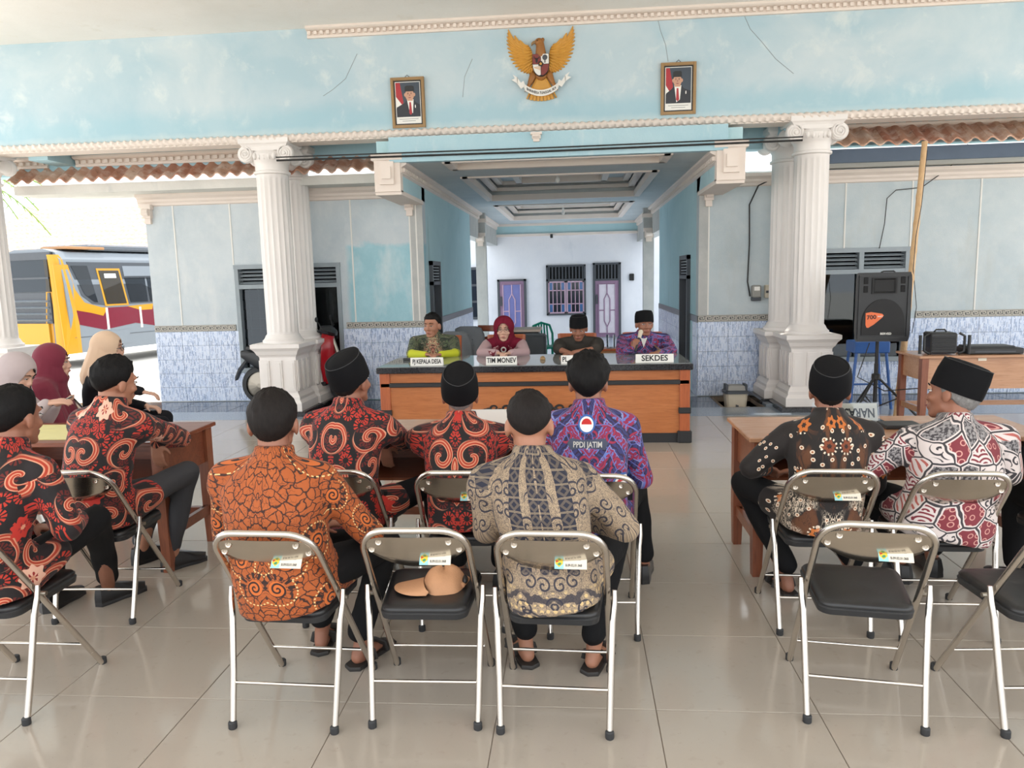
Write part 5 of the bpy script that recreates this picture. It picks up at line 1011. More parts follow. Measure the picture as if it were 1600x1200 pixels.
MB().tube([(.36, -.34, 1.02), (.40, -.15, .98), (.42, 0, .97), (.40, .15, .98), (.36, .34, 1.02)], .018, 8).build('handlebar', M['plastic'], t, smooth=50); MB().loft([[Vector((x, s_*.13*w_, z+dz*.07*w_)) for s_, dz in ((-1,0),(-.5,1),(.5,1),(1,0),(.5,-1),(-.5,-1))] for x, z, w_ in ((.30, 1.02, .8), (.42, 1.0, 1), (.50, .97, .5))]).build('headlamp_cowl', M['plastic'], t, smooth=50)
MB().tube([(.44, 0, .90), (.56, 0, .5), (.62, 0, .27)], .028, 8).build('fork', M['steel_dull'], t); MB().loft([[Vector((.62+.30*math.cos(a), s_*.07, .265+.30*math.sin(a))) for s_ in (-1, -.5, .5, 1)] for a in [R(20+k*14) for k in range(9)]], closed=False).build('front_fender', M['redplastic'], t, smooth=50)
for s in (-1, 1): m_ = MB().tube([(.38, s*.22, 1.02), (.34, s*.27, 1.14)], .006, 5); m_.ell((.33, s*.29, 1.17), (.015, .05, .035), n=10, m=6); m_.build('mirror', M['plastic'], t)
MB().box((.0, -.12, .26), (.34, .12, .31)).build('footboard', M['plastic'], t)
MB().loft([[Vector((x, s_*w_, z+.025*dz)) for s_, dz in ((-1,-1),(1,-1),(1,1),(-1,1))] for x, w_, z in ((-.78, .05, .62), (-.90, .06, .48), (-.96, .05, .36))]).build('rear_mudguard', M['plastic'], t)

# ------------------------------------------------------------------ bus outside on the left
bx, by = PY(98, 470, 15.6).x, 15.6
t = thing('minibus', 'yellow, red and silver minibus parked outside on the left', 'bus', (bx, by, -.13), R(-15))
# local axes: +y along the bus away from us, -x towards its left side; the corner nearest to the camera is at the origin
BW, BL, BH = 2.05, 6.2, 2.68
sec = [(0, .35), (0, 1.0), (-.01, 1.35), (-.05, 1.9), (-.13, 2.42), (-.25, 2.58), (-.6, 2.66)]; sec = sec+[(-BW-x, z) for x, z in reversed(sec)]
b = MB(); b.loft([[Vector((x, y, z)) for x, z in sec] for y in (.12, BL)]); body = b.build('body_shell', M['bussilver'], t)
def side(name, poly, mt, off=.006, par=None):                      # polygon on the right flank given in (y, z); follows the flank's lean
    def fx(z):
        pts = [(0, .35), (0, 1.0), (-.01, 1.35), (-.05, 1.9), (-.13, 2.42), (-.25, 2.58)]
        for (x0, z0), (x1, z1) in zip(pts, pts[1:]):
            if z <= z1: return x0+(x1-x0)*(z-z0)/(z1-z0)
        return -.25
    n = len(poly); vs = [Vector((fx(z)+off, y, z)) for y, z in poly]+[Vector((fx(z)-.01, y, z)) for y, z in poly]
    return MB().add(vs, [tuple(range(n)), tuple(range(2*n-1, n-1, -1))]+[(i, i+n, (i+1) % n+n, (i+1) % n) for i in range(n)]).build(name, M[mt], par or t)
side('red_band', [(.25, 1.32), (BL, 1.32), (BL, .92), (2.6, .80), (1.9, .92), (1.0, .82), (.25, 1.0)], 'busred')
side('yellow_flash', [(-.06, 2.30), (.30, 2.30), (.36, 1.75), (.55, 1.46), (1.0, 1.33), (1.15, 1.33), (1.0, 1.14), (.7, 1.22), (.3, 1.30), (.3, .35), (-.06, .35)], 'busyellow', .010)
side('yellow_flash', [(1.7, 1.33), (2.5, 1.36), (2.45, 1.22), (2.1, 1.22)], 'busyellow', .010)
side('window_band', [(.28, 2.36), (BL-.3, 2.36), (BL-.3, 1.40), (1.05, 1.38), (.75, 1.42), (.5, 1.62)], 'busgrey', .012)
side('window_pane', [(.36, 2.28), (.78, 2.28), (.90, 1.45), (.80, 1.46), (.58, 1.64)], 'busglass', .018)
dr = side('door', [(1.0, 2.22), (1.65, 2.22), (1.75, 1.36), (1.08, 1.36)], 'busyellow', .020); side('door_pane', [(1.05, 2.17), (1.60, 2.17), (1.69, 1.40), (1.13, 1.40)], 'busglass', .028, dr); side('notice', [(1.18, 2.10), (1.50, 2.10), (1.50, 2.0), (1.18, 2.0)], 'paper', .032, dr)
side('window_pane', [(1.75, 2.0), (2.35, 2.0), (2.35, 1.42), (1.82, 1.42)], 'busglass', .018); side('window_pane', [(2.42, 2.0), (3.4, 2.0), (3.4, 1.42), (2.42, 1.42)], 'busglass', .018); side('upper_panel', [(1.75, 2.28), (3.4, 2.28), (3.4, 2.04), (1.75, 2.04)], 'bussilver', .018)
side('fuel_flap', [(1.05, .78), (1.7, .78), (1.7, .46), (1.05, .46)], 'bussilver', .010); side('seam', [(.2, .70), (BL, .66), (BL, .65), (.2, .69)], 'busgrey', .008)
for y, z in ((1.08, .82), (2.05, .80)): side('white_streak', [(y, z+.5), (y+.06, z+.5), (y+.06, z), (y, z)], 'whitep', .014)
# yellow corner pillar and rear face
rings = []
for z, r, dx in ((.35, .34, 0), (1.0, .34, 0), (1.4, .30, -.02), (1.9, .24, -.06), (2.40, .20, -.14), (2.52, .16, -.20)):
    rings.append([Vector((dx+.02-r+r*math.cos(a), .02+r+r*math.sin(a)-.02, z)) for a in [R(-90+90*k/8) for k in range(9)]]+[Vector((dx-r*1.9, .06, z)), Vector((dx-r*1.9, .5, z)), Vector((dx-.03, .5, z))])
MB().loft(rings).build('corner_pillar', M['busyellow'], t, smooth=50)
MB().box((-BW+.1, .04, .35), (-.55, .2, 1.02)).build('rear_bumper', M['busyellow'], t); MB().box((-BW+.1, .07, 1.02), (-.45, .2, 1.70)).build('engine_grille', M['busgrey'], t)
for i in range(4): MB().loft([[Vector((x, y, z)) for y, z in ((.0, 1.10+i*.14), (.08, 1.06+i*.14), (.08, 1.12+i*.14))] for x in (-BW+.2, -.50)]).build('grille_slat', M['bussilver'], t)
MB().box((-BW+.1, .06, 1.72), (-.42, .2, 2.45)).build('rear_window', M['busglass'], t); MB().box((-BW+.1, .05, 2.0), (-.42, .2, 2.04)).build('window_bar', M['busgrey'], t); MB().box((-BW+.1, .05, 2.42), (-.3, .25, 2.58)).build('rear_cap', M['busgrey'], t)
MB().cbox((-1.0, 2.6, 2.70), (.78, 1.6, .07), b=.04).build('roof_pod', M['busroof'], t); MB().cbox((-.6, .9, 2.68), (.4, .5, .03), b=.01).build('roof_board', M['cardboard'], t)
for y in (1.2, 4.9):
    for x in (-.16, -BW+.16): w_ = MB().lathe([(.22, -.11), (.36, -.11), (.39, -.06), (.39, .06), (.36, .11), (.22, .11)], 24, M=Matrix.Translation((x, y, .39)) @ Matrix.Rotation(R(90), 4, 'Y')).build('wheel', M['rubber'], t, smooth=40)

# far roof behind the bus, palm, trees
t = thing('far_house', 'far house with a pale sunlit tiled roof behind the bus', 'house', (-16, 30, -.13)); MB().box((-9, 0, 0), (6, 6, 2.9)).build('wall', M['fasciaW'], t)
b = MB(); w_ = .26; n = 62; rows = 14
prof = [(w_*k/4, .03*math.sin(2*math.pi*k/4)) for k in range(n*4+1)]
for r in range(rows):
    y0, z0 = -.9+r*.36, 2.75+r*.20; b.loft([[Vector((-9.5+x, y, z+q)) for x, q in prof] for y, z in ((y0, z0+.04), (y0+.42, z0+.26))], closed=False)
b.build('roof', M['terra'], t, kind='stuff')
def palm(x, y, z, label):
    t = thing('palm_tree', label, 'palm', (x, y, -.13)); MB().tube([(0, 0, 0), (.1, 0, z*.5), (.25, 0, z)], [.16, .12, .10], 10).build('trunk', M['bark'], t)
    for k in range(12):
        a = k*.53; d = Vector((math.cos(a), math.sin(a), 0)); b = MB(); up = .9+.5*math.sin(k*2.1)
        P = [Vector((.25, 0, z))+d*(q*2.4)+Vector((0, 0, up*q*1.2-2.0*q*q)) for q in [i/14 for i in range(15)]]; b.tube(P, .018, 5)
        sd = Vector((-d.y, d.x, 0))
        for i in range(2, 14):
            for s in (-1, 1):
                l = .55*math.sin(math.pi*(i/15)*.9+.2); p0 = P[i]; p1 = p0+sd*s*l*.8+d*l*.5+Vector((0, 0, -.35*l)); wv = d*.03; b.add([p0-wv, p0+wv, p1], [(0, 1, 2)]); b.add([p0-wv, p0+wv, p1+Vector((0, 0, .01))], [(2, 1, 0)])
        b.build('frond', M['palm'], t)
palm(-17.0, 19.6, 4.8, 'palm tree with drooping fronds above the bus at the left edge')
# ------------------------------------------------------------------ people
def rotz(v, a): return Vector((v.x*math.cos(a)-v.y*math.sin(a), v.x*math.sin(a)+v.y*math.cos(a), v.z))
def hand(mb, wr, d, n, side, curl=35, sc=1.0, spread=.0):
    d = d.normalized(); n = (n-d*n.dot(d)).normalized(); l = d.cross(n)*side   # l points to the thumb side
    kn = wr+d*.085*sc
    for q in (-.024, -.008, .008, .024): mb.cap(wr+d*.012*sc+l*q*.75*sc, kn+l*q*1.1*sc, .0125*sc, .0115*sc, 8)
    for q, ln in ((-.029, .058), (-.0105, .072), (.009, .078), (.0285, .070)):
        p = kn+l*q*sc; dd = (d+l*q*spread*14).normalized(); k = R(curl)
        for i, (f, r0, r1) in enumerate(((.45, .0092, .0085), (.32, .0085, .0078), (.23, .0078, .0066))):
            a = k*(i+.6)*.75; v = dd*math.cos(a)-n*math.sin(a); p2 = p+v*ln*f*sc; mb.cap(p, p2, r0*sc, r1*sc, 8); p = p2
    p0 = wr+d*.022*sc+l*.022*sc; p1 = p0+(d*.55+l*.75-n*.25).normalized()*.040*sc; p2 = p1+(d*.85+l*.25-n*.35).normalized()*.032*sc; mb.cap(p0, p1, .0135*sc, .0105*sc, 8); mb.cap(p1, p2, .0105*sc, .0085*sc, 8)
def head_parts(mb, H, fem=0):
    A = lambda c, r, rot=None: mb.ell((0, 0, 0), r, H @ Matrix.Translation(c) @ (rot or Matrix.Identity(4)), 18, 12)
    C = lambda a, b, r0, r1=None: mb.cap(H @ Vector(a), H @ Vector(b), r0, r1, 10)
    A((0, -.012, .025), (.077, .096, .095)); A((0, .022, -.02), (.066, .068, .085)); A((0, .030, -.062), (.052, .056, .055)); C((0, .068, -.098), (0, .064, -.096), .022)
    for s in (-1, 1):
        C((s*.044, .012, -.065), (s*.018, .062, -.098), .019, .020); A((s*.040, .060, -.030), (.024, .022, .022)); C((s*.012, .090, .030), (s*.046, .074, .026), .010, .009)
        A((s*.080, -.010, -.012), (.010, .022, .034), Matrix.Rotation(s*.25, 4, 'Z')); A((s*.080, -.004, -.030), (.006, .010, .010)); C((s*.012, .100, -.035), (s*.015, .098, -.036), .0085); C((s*.020, .082, -.066), (0, .092, -.066), .008, .010)
    C((0, .084, .018), (0, .102, -.030), .008, .0115); C((0, .088, -.054), (0, .090, -.054), .012); C((-.016, .086, -.074), (.016, .086, -.074), .009)
def face_bits(H, par, glasses=False, brows=True, moust=False, mouth=True):
    P = lambda v: H @ Vector(v)
    for s in (-1, 1):
        e = MB(); e.ell((0, 0, 0), (.0125, .009, .0045), H @ Matrix.Translation((s*.031, .0805, .0010)), 12, 8); e_ = e.build('eye', M['eyewhite'], par, 60); q = MB(); q.ell((0, 0, 0), (.0056, .004, .0046), H @ Matrix.Translation((s*.031, .0872, .0010)), 10, 6); q.build('iris', M['iris'], e_, 60)
        q = MB().tube([P((s*.016, .088, .0045)), P((s*.031, .0915, .0065)), P((s*.047, .083, .004))], .0022, 5); q.build('eyelash_line', M['iris'], e_)
        if brows: MB().tube([P((s*.014, .0985, .026)), P((s*.030, .0965, .032)), P((s*.050, .082, .027))], [.0035, .0042, .002], 6, .8).build('eyebrow', M['hairshort'], par)
    if mouth: MB().tube([P((-.021, .089, -.068)), P((-.008, .0985, -.0655)), P((.008, .0985, -.0655)), P((.021, .089, -.068))], [.002, .0055, .0055, .002], 6).build('mouth', M['lip'], par, 60)
    if moust: MB().tube([P((-.024, .089, -.056)), P((0, .102, -.050)), P((.024, .089, -.056))], [.002, .0055, .002], 6).build('moustache', M['hairshort'], par)
    if glasses:
        g = MB()
        for s in (-1, 1): g.tube([P((s*.033+.025*math.cos(a), .105-.008*abs(math.cos(a)), -.001+.018*math.sin(a))) for a in [2*math.pi*k/16 for k in range(17)]], .0018, 5); g.tube([P((s*.058, .099, .004)), P((s*.084, .0, .006))], .0018, 5)
        g.tube([P((-.009, .107, .003)), P((.009, .107, .003))], .0018, 5); gl = g.build('glasses', M['plastic'], par)
def hair_mesh(H, th, front=.055, side=-.01, back=-.075, seed=0, wild=.006, n=56, m=16, cut=False):
    rings = []
    for i in range(m+1):
        ring = []
        for j in range(n):
            a = 2*math.pi*j/n; fr = math.cos(a)                       # a = 0 front
            lim = back+(side-back)*min(1, (1+fr)/.75) if fr < -.25 else (side+(front-side)*min(1, max(0, (fr-.15)/.45)) if fr > .15 else side)
            if abs(math.sin(a)) > .93 and fr > -.1: lim -= .018*0
            z_hi = .122; el0 = math.asin(max(-1, min(1, (lim-.020)/.100))); el = el0+((.62 if cut else math.pi/2)-el0)*(i/m)**.85
            d = Vector((.078*math.cos(el)*math.sin(a), .097*math.cos(el)*fr, .098*math.sin(el))); base = Vector((0, -.012, .022))
            if lim < -.04 and el < -.35: d.x *= 1.0; d.y *= 1.02
            f = min(1, i/5.0); nz = noise.noise(Vector((math.sin(a)*6, fr*6, el*5+seed)))*wild*f+noise.noise(Vector((math.sin(a)*22, fr*22, el*9+seed)))*wild*.6*f
            k = 1.0+(th*(.10+.90*f)+nz)/max(.05, d.length) if i else .985; ring.append(H @ (base+d*k))
        rings.append(ring)
    return MB().loft(rings)
def peci(H, par, hgt=.095, tilt=6):
    T = H @ Matrix.Translation((0, -.012, .022)) @ Matrix.Rotation(R(tilt), 4, 'X'); N = 40
    def ring(ax, ay, z, pinch=0, sag=0): return [T @ Vector((ax*math.cos(a)*(1-pinch*abs(math.sin(a))**2*.0), ay*math.sin(a)*(1+pinch*abs(math.sin(a))**6), z+sag*abs(math.sin(a))**2)) for a in [2*math.pi*k/N for k in range(N)]]
    def lens(ax, ay, z): return [T @ Vector((ax*math.copysign(abs(math.cos(a))**1.25, math.cos(a)), ay*math.copysign(abs(math.sin(a))**.95, math.sin(a)), z)) for a in [2*math.pi*k/N for k in range(N)]]
    b = MB().loft([ring(.085, .104, -.012), ring(.091, .110, -.012), ring(.092, .111, .01), ring(.090, .110, hgt*.55), lens(.084, .108, hgt*.85), lens(.074, .106, hgt), lens(.068, .100, hgt-.001), lens(.055, .085, hgt+.006), lens(.03, .05, hgt+.010), lens(.005, .01, hgt+.011)])
    p = b.build('cap', M['velvet'], par, 50); MB().tube(lens(.075, .107, hgt)+[lens(.075, .107, hgt)[0]], .0018, 5).build('cap_seam', M['velvetr'], p)
def to_uv(me, spine, arms, offs):
    n = len(me.vertices); co = np.empty(n*3, np.float32); me.vertices.foreach_get('co', co); co = co.reshape(-1, 3)
    nl = len(me.loops); lv = np.empty(nl, np.int32); me.loops.foreach_get('vertex_index', lv); npoly = len(me.polygons); ls = np.empty(npoly, np.int32); lt = np.empty(npoly, np.int32); me.polygons.foreach_get('loop_start', ls); me.polygons.foreach_get('loop_total', lt)
    pc = np.empty(npoly*3, np.float32); me.polygons.foreach_get('center', pc); pc = pc.reshape(-1, 3); pol = np.repeat(np.arange(npoly), lt)
    def seg(p, a, b):
        ab = b-a; t = np.clip(((p-a)@ab)/(ab@ab), 0, 1); return np.linalg.norm(p-(a+t[:, None]*ab), axis=1), t
    lab = np.zeros(npoly, int)
    for k, (pts, rad) in enumerate(arms):
        for i in range(len(pts)-1):
            d, t = seg(pc, np.array(pts[i]), np.array(pts[i+1])); ok = d < rad[i]*1.35
            if i == 0: ok &= t > .12
            lab[ok] = k+1
    P = co[lv]; C = pc[pol]; L = lab[pol]; U = np.zeros(nl); V = np.zeros(nl)
    sz = np.array([s[2] for s in spine]); sy = np.array([s[1] for s in spine]); sx = np.array([s[0] for s in spine])
    def ang(Q): x = Q[:, 0]-np.interp(Q[:, 2], sz, sx); y = Q[:, 1]-np.interp(Q[:, 2], sz, sy); return np.arctan2(x, -y)
    a = ang(P); c = ang(C); a = np.where(a-c > np.pi, a-2*np.pi, np.where(c-a > np.pi, a+2*np.pi, a)); U[:] = a*.155; V[:] = P[:, 2]
    for k, (pts, rad) in enumerate(arms):
        A, B = np.array(pts[0]), np.array(pts[-1]); ab = (B-A)/np.linalg.norm(B-A); e1 = np.cross(ab, [0, 1, .2]); e1 /= np.linalg.norm(e1); e2 = np.cross(ab, e1); s = L == k+1; best = np.full(nl, 9.); along = np.zeros(nl); acc = 0; rel = np.zeros((nl, 3))
        for i in range(len(pts)-1):
            p0, p1 = np.array(pts[i]), np.array(pts[i+1]); d, t = seg(P, p0, p1); ln = np.linalg.norm(p1-p0); b = d < best; best[b] = d[b]; along[b] = (acc+t*ln)[b]; acc += ln; rel[b] = (P-(p0+t[:, None]*(p1-p0)))[b]
        th = np.arctan2(rel@e1, rel@e2); relc = np.zeros((nl, 3)); bc = np.full(nl, 9.)
        for i in range(len(pts)-1): p0, p1 = np.array(pts[i]), np.array(pts[i+1]); d, t = seg(C, p0, p1); b = d < bc; bc[b] = d[b]; relc[b] = (C-(p0+t[:, None]*(p1-p0)))[b]
        tc = np.arctan2(relc@e1, relc@e2); th = np.where(th-tc > np.pi, th-2*np.pi, np.where(tc-th > np.pi, th+2*np.pi, th)); U[s] = (th*.06+.55+k*.9)[s]; V[s] = (5+along)[s]
    uv = me.uv_layers.new(name='UVMap'); uv.data.foreach_set('uv', np.stack([U, V], 1).ravel().astype(np.float32))
def wrinkle(me, amp, f=(9, 9, 16), seed=0, zlo=None):
    co = np.empty(len(me.vertices)*3, np.float32); me.vertices.foreach_get('co', co); co = co.reshape(-1, 3); no = np.empty_like(co).ravel(); me.vertices.foreach_get('normal', no); no = no.reshape(-1, 3)
    x, y, z = (co*np.array(f)).T; s = seed*1.7
    w = np.sin(x*1.3+2*np.sin(z*.7+s)+s)*np.sin(z*.9+1.7*np.sin(x*.8-s)+y*.5)+.6*np.sin(z*1.9+x*1.1+3*np.sin(y*.6+x*.3+s))+.35*np.sin(z*3.1-x*2.3+2*np.sin(x*1.3+s))
    co += no*(w*amp)[:, None]; me.vertices.foreach_set('co', co.ravel())
def tor(mb, spine, prof, sx=1.0):
    """torso loft: prof = list of (t along spine, half width, half depth)"""
    def at(t): f = t*(len(spine)-1); i = min(int(f), len(spine)-2); return spine[i].lerp(spine[i+1], f-i)
    rings = []
    for t, a, b in prof:
        c = at(t); tg = (at(min(1, t+.03))-at(max(0, t-.03))).normalized(); yv = Vector((0, 1, 0)); fwd = (yv-tg*yv.dot(tg)).normalized(); rt = fwd.cross(tg).normalized(); ring = []
        for k in range(28):
            an = 2*math.pi*k/28; cx, cy = math.cos(an), math.sin(an); ring.append(c+rt*a*sx*math.copysign(abs(cx)**.82, cx)+fwd*b*math.copysign(abs(cy)**.9, cy))
        rings.append(ring)
    mb.loft(rings)
def person(label, hip, face, head, hyaw=0, hpitch=0, hroll=0, g=1.0, sw=.185, arms=None, legs=None, shirt='redA', trouser='trouser', skinm='skinA', hat=None, hair='hair', hkw={}, sleeve='long', hs=1.06, seat=.455, hem=.46, fem=None, glasses=False, moust=False, shoes='shoe', curl=(40, 40), hn=None, vest=None, seed=0, vis=True, shoulders=None, twist=0, patches=None, detail=.0075, nk=.120, drop=.078):
    t = thing('person', label, 'person', (hip[0], hip[1], 0), R(face)); a = -R(face); L = lambda p: rotz(Vector((p[0]-hip[0], p[1]-hip[1], p[2])), a)
    hc = L(head); hz = seat+.085
    H = Matrix.Translation(hc) @ Matrix.Rotation(R(hyaw), 4, 'Z') @ Matrix.Rotation(R(hpitch), 4, 'X') @ Matrix.Rotation(R(hroll), 4, 'Y') @ Matrix.Scale(hs, 4)
    neck = hc+Vector((0, -.035, -nk*hs)) + (H.to_3x3() @ Vector((0, -.02, 0))); neck = Vector((neck.x*.85, neck.y, neck.z)); pel = Vector((0, -.02, hz-.02))
    chest = pel.lerp(neck, .66)+Vector((0, -.035, 0)); mid = pel.lerp(neck, .33)+Vector((0, -.05, 0)); spine = [pel+Vector((0, 0, -.065)), mid, chest, neck+Vector((0, 0, .02))]
    tw = R(twist); sh = {s: neck+rotz(Vector((q*sw, -.015, -drop)), tw) for s, q in (('L', -1), ('R', 1))}
    if shoulders: sh = {k: L(v) for k, v in shoulders.items()}
    A = {}
    for s, q in (('L', -1), ('R', 1)):
        sp = arms.get(s, 'lap') if arms else 'lap'
        if sp == 'lap': e = sh[s]+Vector((q*.075, .03, -.265)); wv = Vector((q*.10, .26, hz+.10))
        elif sp == 'lapin': e = sh[s]+Vector((q*.06, .06, -.27)); wv = Vector((q*.03, .30, hz+.10))
        else: e, wv = L(sp[0]), L(sp[1])
        A[s] = (e, wv)
    LG = {}
    for s, q in (('L', -1), ('R', 1)):
        sp = (legs or {}).get(s)
        if sp is None: kn = Vector((q*.13, .40, hz-.02)); an = Vector((q*.12, .38, .09)); td = Vector((q*.15, 1, 0))
        else: kn, an = L(sp[0]), L(sp[1]); td = rotz(Vector(sp[2]), a) if len(sp) > 2 else Vector((q*.15, 1, 0))
        LG[s] = (kn, an, td.normalized())
    # body: one continuous mesh
    b = MB(); head_parts(b, H); b.cap(hc+H.to_3x3() @ Vector((0, -.025, -.05)), neck+Vector((0, 0, -.03)), .054*hs, .058)
    tor(b, spine, [(0, .13*g, .10*g), (.3, .125*g, .09*g), (.7, .135*g, .085*g), (.9, .13, .06), (1.0, .06, .05)])
    for s, q in (('L', -1), ('R', 1)):
        e, wv = A[s]; b.cap(sh[s]*.9+neck*.1, e, .048, .036); b.cap(e, wv, .037, .026); d = wv-e
        n = Vector(hn[s]) if hn and s in hn else Vector((0, 0, 1)); n = rotz(n, a) if hn and s in hn else n
        dd = d
        if hn and s+'d' in hn: dd = rotz(Vector(hn[s+'d']), a)
        hand(b, wv, dd, n, -q if True else q, curl[0 if s == 'L' else 1])
        kn, an, td = LG[s]; b.cap((q*.08, .0, hz), kn, .060, .048); b.cap(kn, an, .045, .034); b.cap(an, an+Vector((0, 0, -.05))-td*.03, .034, .030); b.cap(an+Vector((0, 0, -.055))-td*.02, an+Vector((0, 0, -.066))+td*.13, .030, .022)
    if fem is None or fem.get('face'): pass
    me = remesh(b, 'body', detail, 3, .5, .55); me.materials.append(M[skinm]); bo = link('body', me, t)
    if vis: face_bits(H, t, glasses, True, moust)
    # shirt
    if shirt:
        b = MB(); yb = .155*g
        tor(b, spine, [(-.0, .178*g, .150*g), (.12, .178*g, .150*g), (.35, .168*g, .138*g), (.6, .182*g, .135*g), (.78, .190*g, .122), (.88, .165, .100), (.95, .105, .080), (1.0, .070, .066), (1.03, .064, .062)]); hm = pel
        arm_uv = []
        for s, q in (('L', -1), ('R', 1)):
            e, wv = A[s]; S_ = sh[s]; b.cap(neck+Vector((q*.045, -.01, -.028)), S_, .054, .070*g**.5); b.cap(chest, S_+Vector((0, 0, -.03)), .11, .08)
            cuff = e.lerp(wv, .92) if sleeve == 'long' else (e.lerp(wv, .08) if sleeve == 'elbow' else S_.lerp(e, .80)); b.cap(S_, e if sleeve != 'short' else cuff, .070*g**.5, .058 if sleeve == 'long' else .068)
            if sleeve == 'long': b.cap(e, cuff, .056, .041)
            elif sleeve == 'elbow': b.cap(e, cuff, .062, .058)
            arm_uv.append(([tuple(S_), tuple(e)] + ([tuple(cuff)] if sleeve != 'short' else []), [.078, .06, .05]))
        b.lathe([(.092, -.035), (.080, .02), (.075, .052), (.062, .054)], 20, M=Matrix.Translation(neck+Vector((0, .002, .0))) @ Matrix.Rotation(-.16, 4, 'X'))
        kn = {s: LG[s][0] for s in 'LR'}
        for s, q in (('L', -1), ('R', 1)): b.cap((q*.085, .02, hz-.01), Vector((q*.085, .02, hz-.01)).lerp(kn[s], .38), .098*g, .088)
        me = remesh(b, 'shirt', .0115, 3, .5); wrinkle(me, .0034, (8, 8, 12), seed); to_uv(me, [tuple(p) for p in spine], arm_uv, seed); me.materials.append(M[shirt]); so_ = link('shirt', me, t)
    # trousers
    b = MB(); b.ell((0, .01, hz-.015), (.165*g, .135, .085))
    for s, q in (('L', -1), ('R', 1)): kn, an, td = LG[s]; b.cap((q*.085, .0, hz), kn, .088*g, .066); b.cap(kn, an+Vector((0, 0, .06)), .066, .056)
    me = remesh(b, 'trousers', .013, 3, .5); wrinkle(me, .003, (10, 10, 12), seed+3); me.materials.append(M[trouser]); link('trousers' if not fem else 'skirt', me, t)
    # shoes or sandals
    for s, q in (('L', -1), ('R', 1)):
        kn, an, td = LG[s]; T = Matrix.Translation((an.x, an.y, 0)) @ Matrix.Rotation(math.atan2(td.y, td.x)-math.pi/2, 4, 'Z'); z0 = max(0, an.z-.09)
        T = Matrix.Translation((0, 0, z0)) @ T
        sole = [(-.036, -.06), (-.038, 0), (-.032, .06), (-.044, .13), (-.036, .18), (0, .20), (.036, .18), (.042, .13), (.034, .06), (.038, 0), (.036, -.06), (0, -.078)]
        if shoes == 'shoe':
            b = MB(); rg = lambda k, z, dy=0: [T @ Vector((x*k, y*(k if y > 0 else 1)+dy, z)) for x, y in sole]; b.loft([rg(1.04, 0), rg(1.04, .018), rg(1.0, .02)]); b.loft([rg(1.0, .018), rg(1.0, .045), [T @ Vector((x*.85, y*.85 if y > 0 else y*.95, .075 if y < .08 else .055)) for x, y in sole], [T @ Vector((x*.7, min(y, .06)*.75-.01, .10)) for x, y in sole]]); b.build('shoe', M['shoe'], t, 50)
        elif shoes == 'sandal':
            b = MB(); rg = lambda k, z: [T @ Vector((x*k, y*k, z)) for x, y in sole]; b.loft([rg(1.12, 0), rg(1.15, .010), rg(1.1, .018)]); sd = b.build('sandal', M['sandal'], t, 50)
            for y in (.03, .11): MB().tube([T @ Vector((x, y, z)) for x, z in ((-.05, .014), (-.042, .05), (0, .066 if y < .08 else .055), (.042, .05), (.05, .014))], [.018]*5, 6, .28, ref=(0, 1, 0)).build('strap', M['sandal'], sd)
    if hair: hair_mesh(H, **{**dict(th=.012, seed=seed, cut=bool(hat)), **hkw}).build('hair', M[hair], t, 70)
    if hat: peci(H, t, *([] if hat is True else hat))
    if fem: hijab(t, H, hc, neck, sh, M[fem['mat']], fem)
    return t, H, A, sh, L
def hijab(t, H, hc, neck, sh, mat, f):
    b = MB(); b.ell((0, 0, 0), (.106, .118, .120), H @ Matrix.Translation((0, -.018, .024)), 24, 16); b.cap(H @ Vector((0, -.012, -.02)), H @ Vector((0, -.006, -.10)), .104, .108)
    b.cap(hc+H.to_3x3() @ Vector((0, -.02, -.09)), neck+Vector((0, -.01, -.05)), .108, .125); d = f.get('drape', .18); b.cap(H @ Vector((0, -.035, .0)), neck+Vector((0, -.035, -.10)), .112, .150)
    for s, q in (('L', -1), ('R', 1)): b.cap(neck+Vector((0, .0, -.03)), sh[s]*.85+neck*.15, .092, f.get('shr', .085))
    b.cap(neck+Vector((0, .03, -.03)), neck+Vector((0, .075, -.06-d)), .105, .06); b.cap(neck+Vector((0, -.03, -.03)), neck+Vector((0, -.06, -.06-d)), .105, .07)
    if f.get('long'):
        for s, q in (('L', -1), ('R', 1)): b.cap(sh[s], sh[s]+Vector((q*.04, .05, -.26)), .10, .12); b.cap(sh[s], sh[s]+Vector((q*-.04, .06, -.30)), .11, .13)
    me = remesh(b, 'hijab', .009, 5, .5); wrinkle(me, .0022, (13, 13, 9), f.get('seed', 1))
    inv = H.inverted(); bm = bmesh.new(); bm.from_mesh(me); dl = []
    for fc in bm.faces:
        p = inv @ fc.calc_center_median()
        if p.y > .030 and (p.x/.062)**2+((p.z+.022)/.094)**2 < 1: dl.append(fc)
    bmesh.ops.delete(bm, geom=dl, context='FACES'); bm.to_mesh(me); bm.free()
    me.materials.append(mat); o = bpy.data.objects.new('tmp', me); COL.objects.link(o); m = o.modifiers.new('s', 'SOLIDIFY'); m.thickness = .006; m.offset = -1; me2 = evalmesh(o); bpy.data.objects.remove(o); me2.polygons.foreach_set('use_smooth', [True]*len(me2.polygons)); return link('hijab', me2, t)
from mathutils.bvhtree import BVHTree
def leg(u, v, knee, td=None):
    f = PZ(u, v, 0); return (knee, (f.x, f.y, .09)) + ((td,) if td else ())
def seatof(k): x, y, rz, *_ = CHAIRS[k]; return (x, y-.06)
def decal(par, side, poly, mat, name='print', d=.0025, sub=1):
    me = par.data; bv = BVHTree.FromPolygons([v.co for v in me.vertices], [p.vertices[:] for p in me.polygons]); s = -1 if side == 'back' else 1
    def pr(x, z):
        h = bv.ray_cast(Vector((x, s*.8, z)), Vector((0, -s, 0)))[0]; return h if h is not None else Vector((x, 0, z))
    return pr
